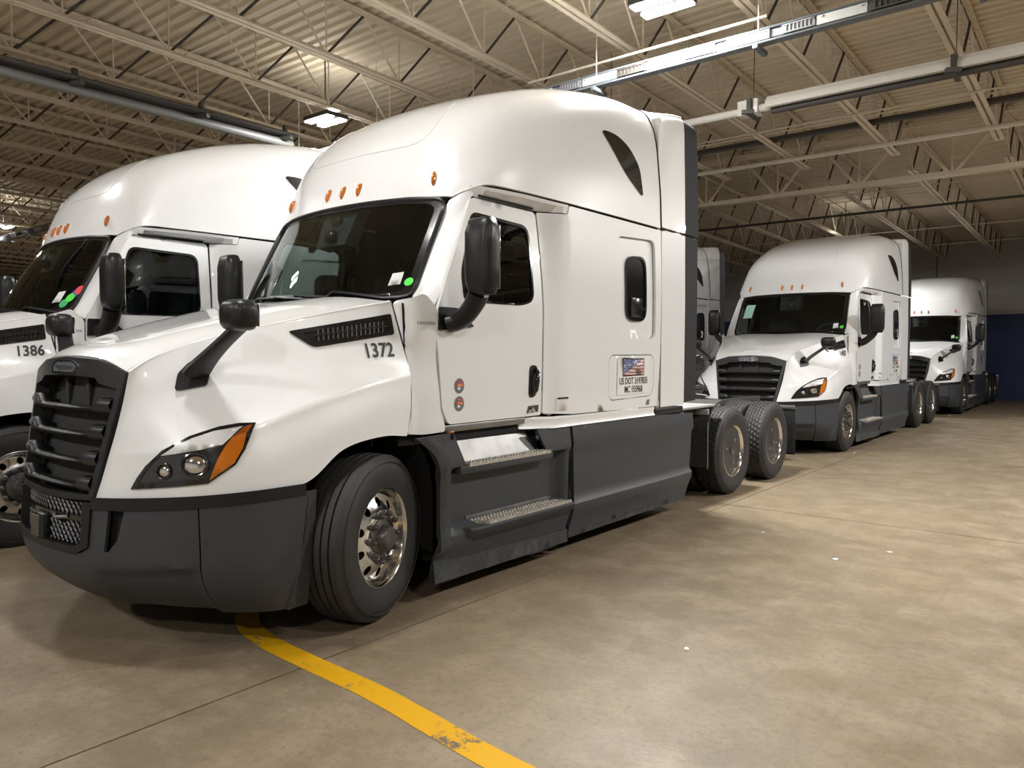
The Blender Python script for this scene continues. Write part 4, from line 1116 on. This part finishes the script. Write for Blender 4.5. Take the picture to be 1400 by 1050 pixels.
# ---- skirts and steps
def Sv(u, h):
    p = [(.125, 1.175), (.16, 1.185), (.24, 1.195), (.345, 1.232), (.40, 1.238), (.435, 1.205), (.825, 1.206), (.86, 1.230), (1.035, 1.205)]
    v = float(np.interp(h, [a for a, b in p], [b for a, b in p]))
    return v
def Sc(u, h):
    k = smooth01((u - .60) / .10) * smooth01((1.93 - u) / .06) * smooth01((h - .440) / .018) * smooth01((.845 - h) / .025)
    return Sv(u, h) - .075 * k
def sk_map(s, off=0.0): return lambda u, h: (s * (Sv(u, h) + off), u, h)
for s in (1, -1):
    front = [(.30, 1.07), (.40, 1.01), (.465, .90), (.495, .75), (.497, .46), (.455, .28), (.445, .135)]
    so = front + [(1.955, .135), (1.99, 1.025), (1.55, 1.03), (1.53, 1.05), (1.42, 1.04)] + [(.66, 1.045), (.61, 1.09)]
    rec = rpoly([(.735, .855), (1.655, .845), (1.525, 1.028), (.665, 1.035)], .015)
    so = front + [(1.955, .135), (1.985, 1.025), (1.555, 1.03), (1.655, .852), (.735, .860), (.645, 1.08)]
    sk = part('cab_skirt', panel_mesh('cab_skirt', so, [], lambda u, h: (s * Sc(u, h), u, h), 'grey_plastic', (s, 0, 0), .03)); thick(sk, .02)
    # arch flare of textured rubber
    fl_ = [[(s * (Sv(u, h) + .012), u, h), (s * (Sv(u, h) + .018), u + .05, h + (.02 if h > .8 else 0)), (s * (Sv(u, h) + .004), u + .105, h + (.035 if h > .8 else 0))] for u, h in [(.33, 1.04), (.43, .965), (.475, .86), (.497, .72), (.497, .5), (.478, .35), (.448, .29)]]
    thick(obj('arch_flare', surf_mesh('arch_flare', patch(np.array(fl_), 4, 3), 'dusty_rubber', (s, 0, 0)), sk), .02)
    # upper step: bright back plate and tread
    bp_ = [[(s * 1.085, .70, 1.075), (s * 1.165, .755, .862)], [(s * 1.085, 1.50, 1.06), (s * 1.165, 1.60, .852)]]
    thick(obj('step_back_plate', mesh_from('step_back_plate', [bp_[0][0], bp_[0][1], bp_[1][1], bp_[1][0]], [(0, 1, 2, 3)], 'brushed_aluminium'), sk), .006, 0)
    obj('step_cavity', mesh_from('step_cavity', [(s * 1.03, .60, 1.12), (s * 1.03, 1.72, 1.12), (s * 1.10, 1.72, .80), (s * 1.10, .60, .80)], [(0, 1, 2, 3)], 'grey_plastic'), sk)
    def tread(u0, u1, v0, v1, h, skew, nm='step_tread'):
        bm = bmesh.new()
        c = ((v0 + v1) / 2 * s, (u0 + u1) / 2, h - .012)
        bm_box(bm, c, (v1 - v0, u1 - u0, .024))
        for vtx in bm.verts:
            k = (abs(vtx.co.x) - v0) / (v1 - v0); vtx.co.y += skew * k
        n = int((u1 - u0 - .04) / .034)
        for i in range(n):
            for j in range(3):
                k = (j + .5) / 3
                bmesh.ops.create_cone(bm, cap_ends=True, segments=6, radius1=.011, radius2=.005, depth=.008, matrix=Matrix.Translation((s * (v0 + (v1 - v0) * k), u0 + .03 + i * .034 + skew * k + (.012 if j % 2 else 0), h + .004)))
        return obj(nm, bm_mesh(nm, bm, 'tread_plate'), sk)
    tread(.735, 1.665, 1.145, 1.235, .868, .03)
    obj('step_ledge', box_mesh('step_ledge', (s * 1.165, 1.205, .826), (.135, 1.05, .06), 'grey_plastic', .012), sk)
    # lower step pod
    pod_p = [(.20, 1.155), (.27, 1.195), (.345, 1.235), (.395, 1.285), (.422, 1.292), (.434, 1.278), (.436, 1.13)]
    S = []
    for u, k in ((.70, 0), (.745, .8), (.80, 1), (1.90, 1), (1.945, 1)):
        S.append([(s * (1.17 + (v - 1.17) * k) if v > 1.17 else s * v, u, h) for h, v in pod_p])
    obj('step_pod', surf_mesh('step_pod', np.array(S), 'grey_plastic', (s, 0, 0), 35), sk)
    tread(.83, 1.82, 1.125, 1.275, .455, .10)
    obj('tread_edge', box_mesh('tread_edge', (s * 1.130, 1.325, .470), (.014, .99, .03), 'brushed_aluminium', .003), sk)
    # rubber strip along the bottom
    thick(obj('bottom_flap', panel_mesh('bottom_flap', [(.45, .275), (.62, .24), (1.955, .205), (1.955, .105), (.455, .115)], [], lambda u, h: (s * (1.20 + .012 * smooth01((.25 - h) / .1)), u, h), 'dusty_rubber', (s, 0, 0), .1), sk), .01)
    # rear skirt panel
    ro = [(2.0, .15), (2.015, 1.03), (3.10, 1.035), (4.225, 1.0), (4.195, .62), (4.15, .27), (4.135, .19)]
    rk = part('rear_skirt', panel_mesh('rear_skirt', ro, [], lambda u, h: (s * (Sv(u, h) + .004 - .012 * smooth01((u - 3.6) / .6)), u, h), 'grey_plastic', (s, 0, 0), .05)); thick(rk, .02)
    thick(obj('bottom_flap', panel_mesh('bottom_flap', [(2.0, .20), (4.11, .215), (4.10, .13), (2.005, .12)], [], lambda u, h: (s * 1.185, u, h), 'dusty_rubber', (s, 0, 0), .1), rk), .01)
    # ledge dark behind fairing
    part('skirt_ledge', box_mesh('skirt_ledge', (s * 1.12, 3.68, 1.055), (.20, .58, .06), 'black_plastic', .01))
    # marker and hook near the sill
    part('side_marker', box_mesh('side_marker', (s * (1.19), .625, 1.055), (.03, .05, .075), 'amber_dark', .008))
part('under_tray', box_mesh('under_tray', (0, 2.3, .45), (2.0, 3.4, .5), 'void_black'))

# ---- chassis behind the cab
for s in (1, -1):
    part('frame_rail', box_mesh('frame_rail', (s * .43, 5.55, .86), (.09, 5.0, .26), 'frame_black', .006))
part('deck_plate', box_mesh('deck_plate', (0, 4.46, 1.045), (2.38, .96, .025), 'deck_grey', .006))
part('deck_frame', box_mesh('deck_frame', (0, 4.42, .995), (2.15, .80, .05), 'frame_black'))
for s in (1, -1):
    # quarter fender in front of the drive tyre
    q = [[(s * x, u, h) for x in (.66, .92, 1.195)] for u, h in ((4.62, .38), (4.61, .62), (4.63, .86), (4.72, 1.0), (4.86, 1.07), (5.0, 1.095))]
    qf = part('quarter_fender', surf_mesh('quarter_fender', patch(np.array(q), 3, 2), 'dusty_rubber', (0, -1, .4))); thick(qf, .02)
    obj('fender_bracket', box_mesh('fender_bracket', (s * .93, 4.60, .985), (.56, .03, .06), 'deck_grey', .005), qf)
    obj('fender_trim', box_mesh('fender_trim', (s * 1.198, 4.605, .62), (.014, .02, .50), 'brushed_aluminium', .003), qf)
    mf = part('mud_flap', box_mesh('mud_flap', (s * .93, 7.36, .55), (.58, .015, .62), 'black_plastic', .004))
    obj('flap_hanger', box_mesh('flap_hanger', (s * .86, 7.345, .885), (.72, .03, .05), 'brushed_aluminium', .006), mf)
    part('tail_lamp', cyl_mesh('tail_lamp', (s * .62, 7.95, .82), (s * .62, 8.0, .82), .055, 'red_lens', 16))
part('rear_crossmember', box_mesh('rear_crossmember', (0, 7.95, .84), (1.5, .08, .16), 'frame_black', .01))
# fifth wheel
fw = bmesh.new()
outl = rpoly([(-.47, 5.55), (.47, 5.55), (.47, 6.15), (.25, 6.42), (.06, 6.42), (.06, 6.0), (-.06, 6.0), (-.06, 6.42), (-.25, 6.42), (-.47, 6.15)], [.12, .12, .08, .05, .0, .05, .05, 0, .05, .08])
fwm = panel_mesh('fifth_wheel', outl, [], lambda x, y: (x, y, 1.20 - .06 * max(0, (y - 6.15) / .27)), 'hub_metal', (0, 0, 1), .12)
fwo = part('fifth_wheel', fwm); thick(fwo, .04)
for s in (1, -1): obj('pivot_bracket', box_mesh('pivot_bracket', (s * .40, 5.95, 1.075), (.10, .34, .19), 'frame_black', .01), fwo)
fw.free()
obj('release_handle', cyl_mesh('release_handle', (.45, 5.7, 1.12), (.75, 5.6, 1.10), .012, 'brushed_aluminium', 8), fwo)
hc = part('air_lines', tube_mesh('air_lines', [(.25, 3.55, 1.75), (.28, 3.9, 1.35), (.2, 4.3, 1.12), (.05, 4.7, 1.10), (0, 5.3, 1.08)], .02, 'black_plastic', 8))
part('fuel_tank', cyl_mesh('fuel_tank', (.88, 2.1, .58), (.88, 3.9, .58), .30, 'hub_metal', 24))
for u in (5.33, 6.65):
    part('drive_axle', cyl_mesh('drive_axle', (-1.0, u, .5), (1.0, u, .5), .075, 'frame_black', 10))
    bm = bmesh.new(); bmesh.ops.create_uvsphere(bm, u_segments=16, v_segments=10, radius=.24, matrix=Matrix.Translation((0, u, .53)))
    part('differential', bm_mesh('differential', bm, 'frame_black', True))

# ---- wheels (axis along x, outer face towards +x)
def tyre_mesh(nm, R, w, rim, ribs, drive):
    half = []
    hw = w / 2
    # outer sidewall from rim up to the shoulder
    side = [(hw - .030, rim), (hw - .008, rim + .012), (hw + .004, rim + .06), (hw + .010, rim + .115), (hw + .004, R - .075), (hw - .004, R - .045), (hw - .012, R - .030), (hw - .026, R - .012)]
    prof = list(side)
    n = ribs; wt = w - .056; gw = .012
    x = hw - .030
    rw = (wt - gw * (n - 1)) / n
    for i in range(n):
        cam_ = lambda xx: R - .010 * (xx / hw) ** 2
        prof += [(x, cam_(x)), (x - rw, cam_(x - rw))]
        x -= rw
        if i < n - 1:
            prof += [(x - .002, R - .016), (x - gw + .002, R - .016)]; x -= gw
    prof += [(-a, r) for a, r in side[::-1]]
    N = 144 if drive else 72
    V = []; Fc = []; K = len(prof)
    for i in range(N):
        a = 2 * PI * i / N
        for k, (px, r) in enumerate(prof):
            if drive and r > R - .012 and i % 3 == (k // 2) % 3: r -= .010
            V.append((px, r * math.cos(a), r * math.sin(a)))
    for i in range(N):
        j = (i + 1) % N
        for k in range(K - 1): Fc.append((i * K + k, j * K + k, j * K + k + 1, i * K + k + 1))
    me = mesh_from(nm, V, Fc, 'tyre_rubber', True, 30); return orient(me, ('p', (0, 0, 0)))
RT = .502
steer_tyre = tyre_mesh('front_wheel', RT, .285, .285, 5, False)
drive_tyre = tyre_mesh('drive_wheel', RT, .285, .285, 6, True)
bead = lathe('sidewall_line', [(.147, .455), (.150, .452), (.147, .449)], 'tyre_rubber', 64)
# polished rim with ten hand holes
def rim_meshes():
    fl = [(.118, .300), (.132, .300), (.134, .292), (.128, .283), (.112, .276), (.085, .270), (.072, .262), (.070, .256)]
    lip = lathe('rim_lip', fl, 'polished_aluminium', 64)
    prof = lambda r: float(np.interp(r, [.10, .160, .178, .20, .235, .262], [.112, .112, .106, .098, .082, .070]))
    outer = [(.26 * math.cos(a), .26 * math.sin(a)) for a in np.linspace(0, 2 * PI, 64, endpoint=False)]
    inner = [(.10 * math.cos(a), .10 * math.sin(a)) for a in np.linspace(0, 2 * PI, 32, endpoint=False)]
    holes = [inner]
    for k in range(10):
        c = 2 * PI * (k + .5) / 10; cx, cy = .213 * math.cos(c), .213 * math.sin(c)
        holes.append([(cx + .029 * math.cos(a) * math.cos(c) - .025 * math.sin(a) * math.sin(c), cy + .029 * math.cos(a) * math.sin(c) + .025 * math.sin(a) * math.cos(c)) for a in np.linspace(0, 2 * PI, 16, endpoint=False)])
    disc = panel_mesh('rim_disc', outer, holes, lambda y, z: (prof(math.hypot(y, z)), y, z), 'polished_aluminium', (1, 0, 0), .022)
    back = lathe('brake_drum', [(-.06, .25), (-.055, .0)], 'void_black', 32)
    hub = lathe('hub', [(.105, .118), (.118, .112), (.122, .10), (.128, .078), (.165, .074), (.178, .064), (.180, .0)], 'hub_metal', 32)
    nut = lathe('lug_nut', [(.10, .022), (.124, .022), (.127, .017), (.158, .0155), (.165, .010), (.166, 0)], 'hub_metal', 10)
    return lip, disc, back, hub, nut
lip_m, disc_m, back_m, hub_m, nut_m = rim_meshes()
cover_m = lathe('wheel_cover', [(.098, .270), (.104, .262), (.102, .20), (.106, .12), (.112, .06), (.113, 0)], 'dark_cover', 48)
ring_m = lathe('cover_ring', [(.118, .300), (.132, .300), (.134, .290), (.122, .276), (.098, .268)], 'polished_aluminium', 64)
cap_m = lathe('cover_cap', [(.112, .052), (.122, .050), (.124, .042), (.118, .036), (.122, .016), (.122, 0)], 'hub_metal', 24)
tab_m = box_mesh('cover_tab', (.108, 0, .145), (.006, .012, .045), 'deck_grey', .002)
inner_m = lathe('inner_wheel', [(.10, .284), (.0, .27), (-.06, .10), (-.06, 0)], 'frame_black', 32)
FRONT_WHEELS = []
for s in (1, -1):
    w = part('front_wheel', steer_tyre); w.location = (s * 1.065, 0, RT - .004); w.rotation_euler = (0, 0, 0 if s > 0 else PI)
    obj('rim_lip', lip_m, w); obj('rim_disc', disc_m, w); obj('brake_drum', back_m, w); obj('hub', hub_m, w); obj('sidewall_line', bead, w)
    for k in range(10):
        a = 2 * PI * k / 10; obj('lug_nut', nut_m, w, (0, .143 * math.cos(a), .143 * math.sin(a)))
    FRONT_WHEELS.append(w)
    for u in (5.33, 6.65):
        w = part('drive_wheel', drive_tyre); w.location = (s * 1.060, u, RT - .004); w.rotation_euler = (random.random() * 3, 0, 0 if s > 0 else PI)
        obj('cover_ring', ring_m, w); obj('wheel_cover', cover_m, w); obj('cover_cap', cap_m, w); obj('sidewall_line', bead, w)
        for k in range(3): obj('cover_tab', tab_m, w, (0, 0, 0), (2 * PI * k / 3 + .4, 0, 0))
        w = part('drive_wheel', drive_tyre); w.location = (s * .735, u, RT - .004); w.rotation_euler = (random.random() * 3, 0, 0 if s > 0 else PI)
        obj('inner_wheel', inner_m, w)

# ---- writing and stickers (left flank of the truck only, as seen)
def sm_text(nm, txt, u, h, size, sx, off=.006, m='ink', smap=side_map, bold=0.0, parent=None, slope=0.0):
    f = smap(1, off)
    return part(nm, text_mesh(nm, txt, size, m, lambda x, y: f(u + x, h + y + slope * x), sx, (1, 0, 0), bold=bold), parent)
sm_text('model_script', 'CASCADIA', .405, 1.795, .026, 1.15, .028)
dec = part('company_decal', panel_mesh('company_decal', [(2.66, 1.245), (3.22, 1.25), (3.22, 1.575), (2.66, 1.57)], [], side_map(1, .004), 'decal_white', (1, 0, 0), .15))
obj('flag_print', panel_mesh('flag_print', [(2.755, 1.415), (3.115, 1.42), (3.115, 1.555), (2.755, 1.553)], [], side_map(1, .006), 'flag_print', (1, 0, 0), .1), dec)
obj('print_edge', panel_mesh('print_edge', [(2.745, 1.405), (3.125, 1.41), (3.125, 1.565), (2.745, 1.563)], [], side_map(1, .005), 'ink', (1, 0, 0), .1), dec)
sm_text('dot_number', 'US DOT 3197835', 2.94, 1.362, .084, .80, .007, bold=.0008, parent=dec)
sm_text('carrier_number', 'MC 155968', 2.94, 1.288, .084, .80, .007, bold=.0008, parent=dec)
for k, h in enumerate((1.388, 1.268)):
    c = [(.725 + .046 * math.cos(a), h + .050 * math.sin(a)) for a in np.linspace(0, 2 * PI, 28, endpoint=False)]
    bd_ = part('round_badge', panel_mesh('round_badge', c, [], side_map(1, .004), 'badge_grey', (1, 0, 0), .04))
    obj('badge_band', panel_mesh('badge_band', [(.697, h - .008), (.757, h - .006), (.755, h + .016), (.70, h + .014)], [], side_map(1, .006), 'orange_print', (1, 0, 0), .05), bd_)
    obj('badge_patch', panel_mesh('badge_patch', [(.705, h - .026), (.73, h - .026), (.73, h - .010), (.705, h - .010)], [], side_map(1, .006), 'decal_white', (1, 0, 0), .05), bd_)
    obj('badge_line', panel_mesh('badge_line', [(.70, h + .024), (.75, h + .024), (.74, h + .032), (.71, h + .032)], [], side_map(1, .006), 'red_sticker' if k == 0 else 'orange_print', (1, 0, 0), .05), bd_)
vp = part('vin_plate', panel_mesh('vin_plate', [(1.465, 1.158), (1.605, 1.163), (1.612, 1.215), (1.485, 1.212)], [], side_map(1, .004), 'hub_metal', (1, 0, 0), .1))
obj('plate_print', panel_mesh('plate_print', [(1.49, 1.182), (1.53, 1.183), (1.53, 1.203), (1.495, 1.202)], [], side_map(1, .006), 'ink', (1, 0, 0), .1), vp)
wl = part('warning_label', panel_mesh('warning_label', [(1.80, 1.155), (1.93, 1.157), (1.93, 1.27), (1.80, 1.268)], [], side_map(1, .003), 'decal_white', (1, 0, 0), .1))
obj('label_print', panel_mesh('label_print', [(1.81, 1.248), (1.92, 1.25), (1.92, 1.264), (1.81, 1.262)], [], side_map(1, .005), 'ink', (1, 0, 0), .1), wl)
part('lower_label', panel_mesh('lower_label', [(3.18, 1.135), (3.24, 1.137), (3.25, 1.185), (3.20, 1.183)], [], side_map(1, .003), 'badge_grey', (1, 0, 0), .1))

def numbered(root, txt):
    f = hood_side(1, .006)
    g = lambda x, y: f(.115 + x, 1.617 + y + .05 * x)
    o = obj('unit_number', text_mesh('unit_number', txt, .122, 'ink', g, .86, (1, 0, 0), bold=.0025), root)
    return o
def ws_sticker(root, nm, pts, m, off=.006):
    return obj(nm, panel_mesh(nm, pts, [], ws_map(off), m, (0, -1, 0), .05), root)
def circ(cx, cz, r, n=20): return [(cx + r * math.cos(a), cz + r * math.sin(a)) for a in np.linspace(0, 2 * PI, n, endpoint=False)]
def common_stickers(root):
    ws_sticker(root, 'date_sticker', [(.80, 2.05), (.875, 2.06), (.87, 2.145), (.80, 2.135)], 'paper', .008)
    ws_sticker(root, 'round_sticker', circ(.925, 2.075, .028), 'green_sticker', .009)

# ---- place the trucks
def place(root, xc, y0, yaw, steer, label):
    root.location = (xc, y0, 0); root.rotation_euler = (0, 0, math.radians(yaw))
    tag(root, label, 'truck', 'parked white semi trucks')
    for ch in root.children:
        if ch.name.startswith('front_wheel'):
            ch.rotation_euler = (ch.rotation_euler[0], 0, (0 if ch.location.x > 0 else PI) + math.radians(steer))
T2 = copy_tree(TR); T3 = copy_tree(TR); T4 = copy_tree(TR); T5 = copy_tree(TR)
place(TR, -4.6, 2.97, 0, 19, 'large white semi truck numbered 1372 in the foreground with turned front wheels')
place(T2, -8.23, 2.335, -2.5, 0, 'white semi truck numbered 1386 at the left edge beside truck 1372')
place(T3, -4.65, 13.18, -.9, 0, 'white semi truck with a pale patch on its windshield behind truck 1372')
place(T4, -4.41, 23.45, 0, 0, 'farthest white semi truck standing dim before the blue wall')
place(T5, -8.1, 11.9, 0, 0, 'white semi truck mostly hidden behind the tail of truck 1372')
numbered(TR, '1372'); numbered(T2, '1386'); numbered(T3, '1407')
common_stickers(TR); common_stickers(T3); common_stickers(T4)
ws_sticker(T3, 'windshield_patch', [(-.86, 2.27), (-.66, 2.27), (-.64, 2.52), (-.84, 2.52)], 'mint_patch', .008)  # pale green quad set high on one side of the glass
ws_sticker(T2, 'date_sticker', [(.72, 2.05), (.80, 2.06), (.80, 2.16), (.73, 2.15)], 'paper', .007)
ws_sticker(T2, 'green_sticker', circ(.885, 2.095, .04), 'green_sticker', .009)
ws_sticker(T2, 'red_sticker', circ(.935, 2.165, .04), 'red_sticker', .008)
ws_sticker(T2, 'blue_sticker', circ(.91, 2.135, .04), 'blue_sticker', .007)
ws_sticker(T2, 'lower_green_sticker', circ(.85, 2.045, .04), 'green_dark', .008)

# ---- scraps of paper on the floor
for k, (x, y, r, lab) in enumerate([(-2.45, 6.64, .4, 'small white paper scrap on the floor right of the drive tyres of truck 1372'), (-1.68, 6.12, 1.2, 'white rectangular scrap in the middle of the open floor'),
        (-1.40, 6.62, .2, 'flat pale scrap farthest right on the open floor'), (-1.78, 3.73, 2.0, 'tiny pale ring of scrap on the open floor in front'), (-3.30, 13.0, .7, 'white scrap on the floor beside the front tyre of the second truck'), (-3.4, 22.6, .7, 'white crumb of paper on the floor by the farthest truck')]):
    bm = bmesh.new(); n = 7; sc_ = .55 if k != 1 else .8
    vs = [bm.verts.new((sc_ * .035 * (1 + .4 * math.sin(3 * i + k)) * math.cos(2 * PI * i / n), sc_ * .022 * (1 + .3 * math.cos(2 * i + k)) * math.sin(2 * PI * i / n), .006 + .004 * math.sin(2.1 * i))) for i in range(n)]
    bm.faces.new(vs); r_ = bmesh.ops.extrude_face_region(bm, geom=list(bm.faces))
    for v in [g for g in r_['geom'] if isinstance(g, bmesh.types.BMVert)]: v.co.z = .0012
    tag(obj('paper_scrap', bm_mesh('paper_scrap', bm, 'scrap'), None, (x, y, 0), (0, 0, r)), lab, 'paper scrap', 'scraps on the floor')
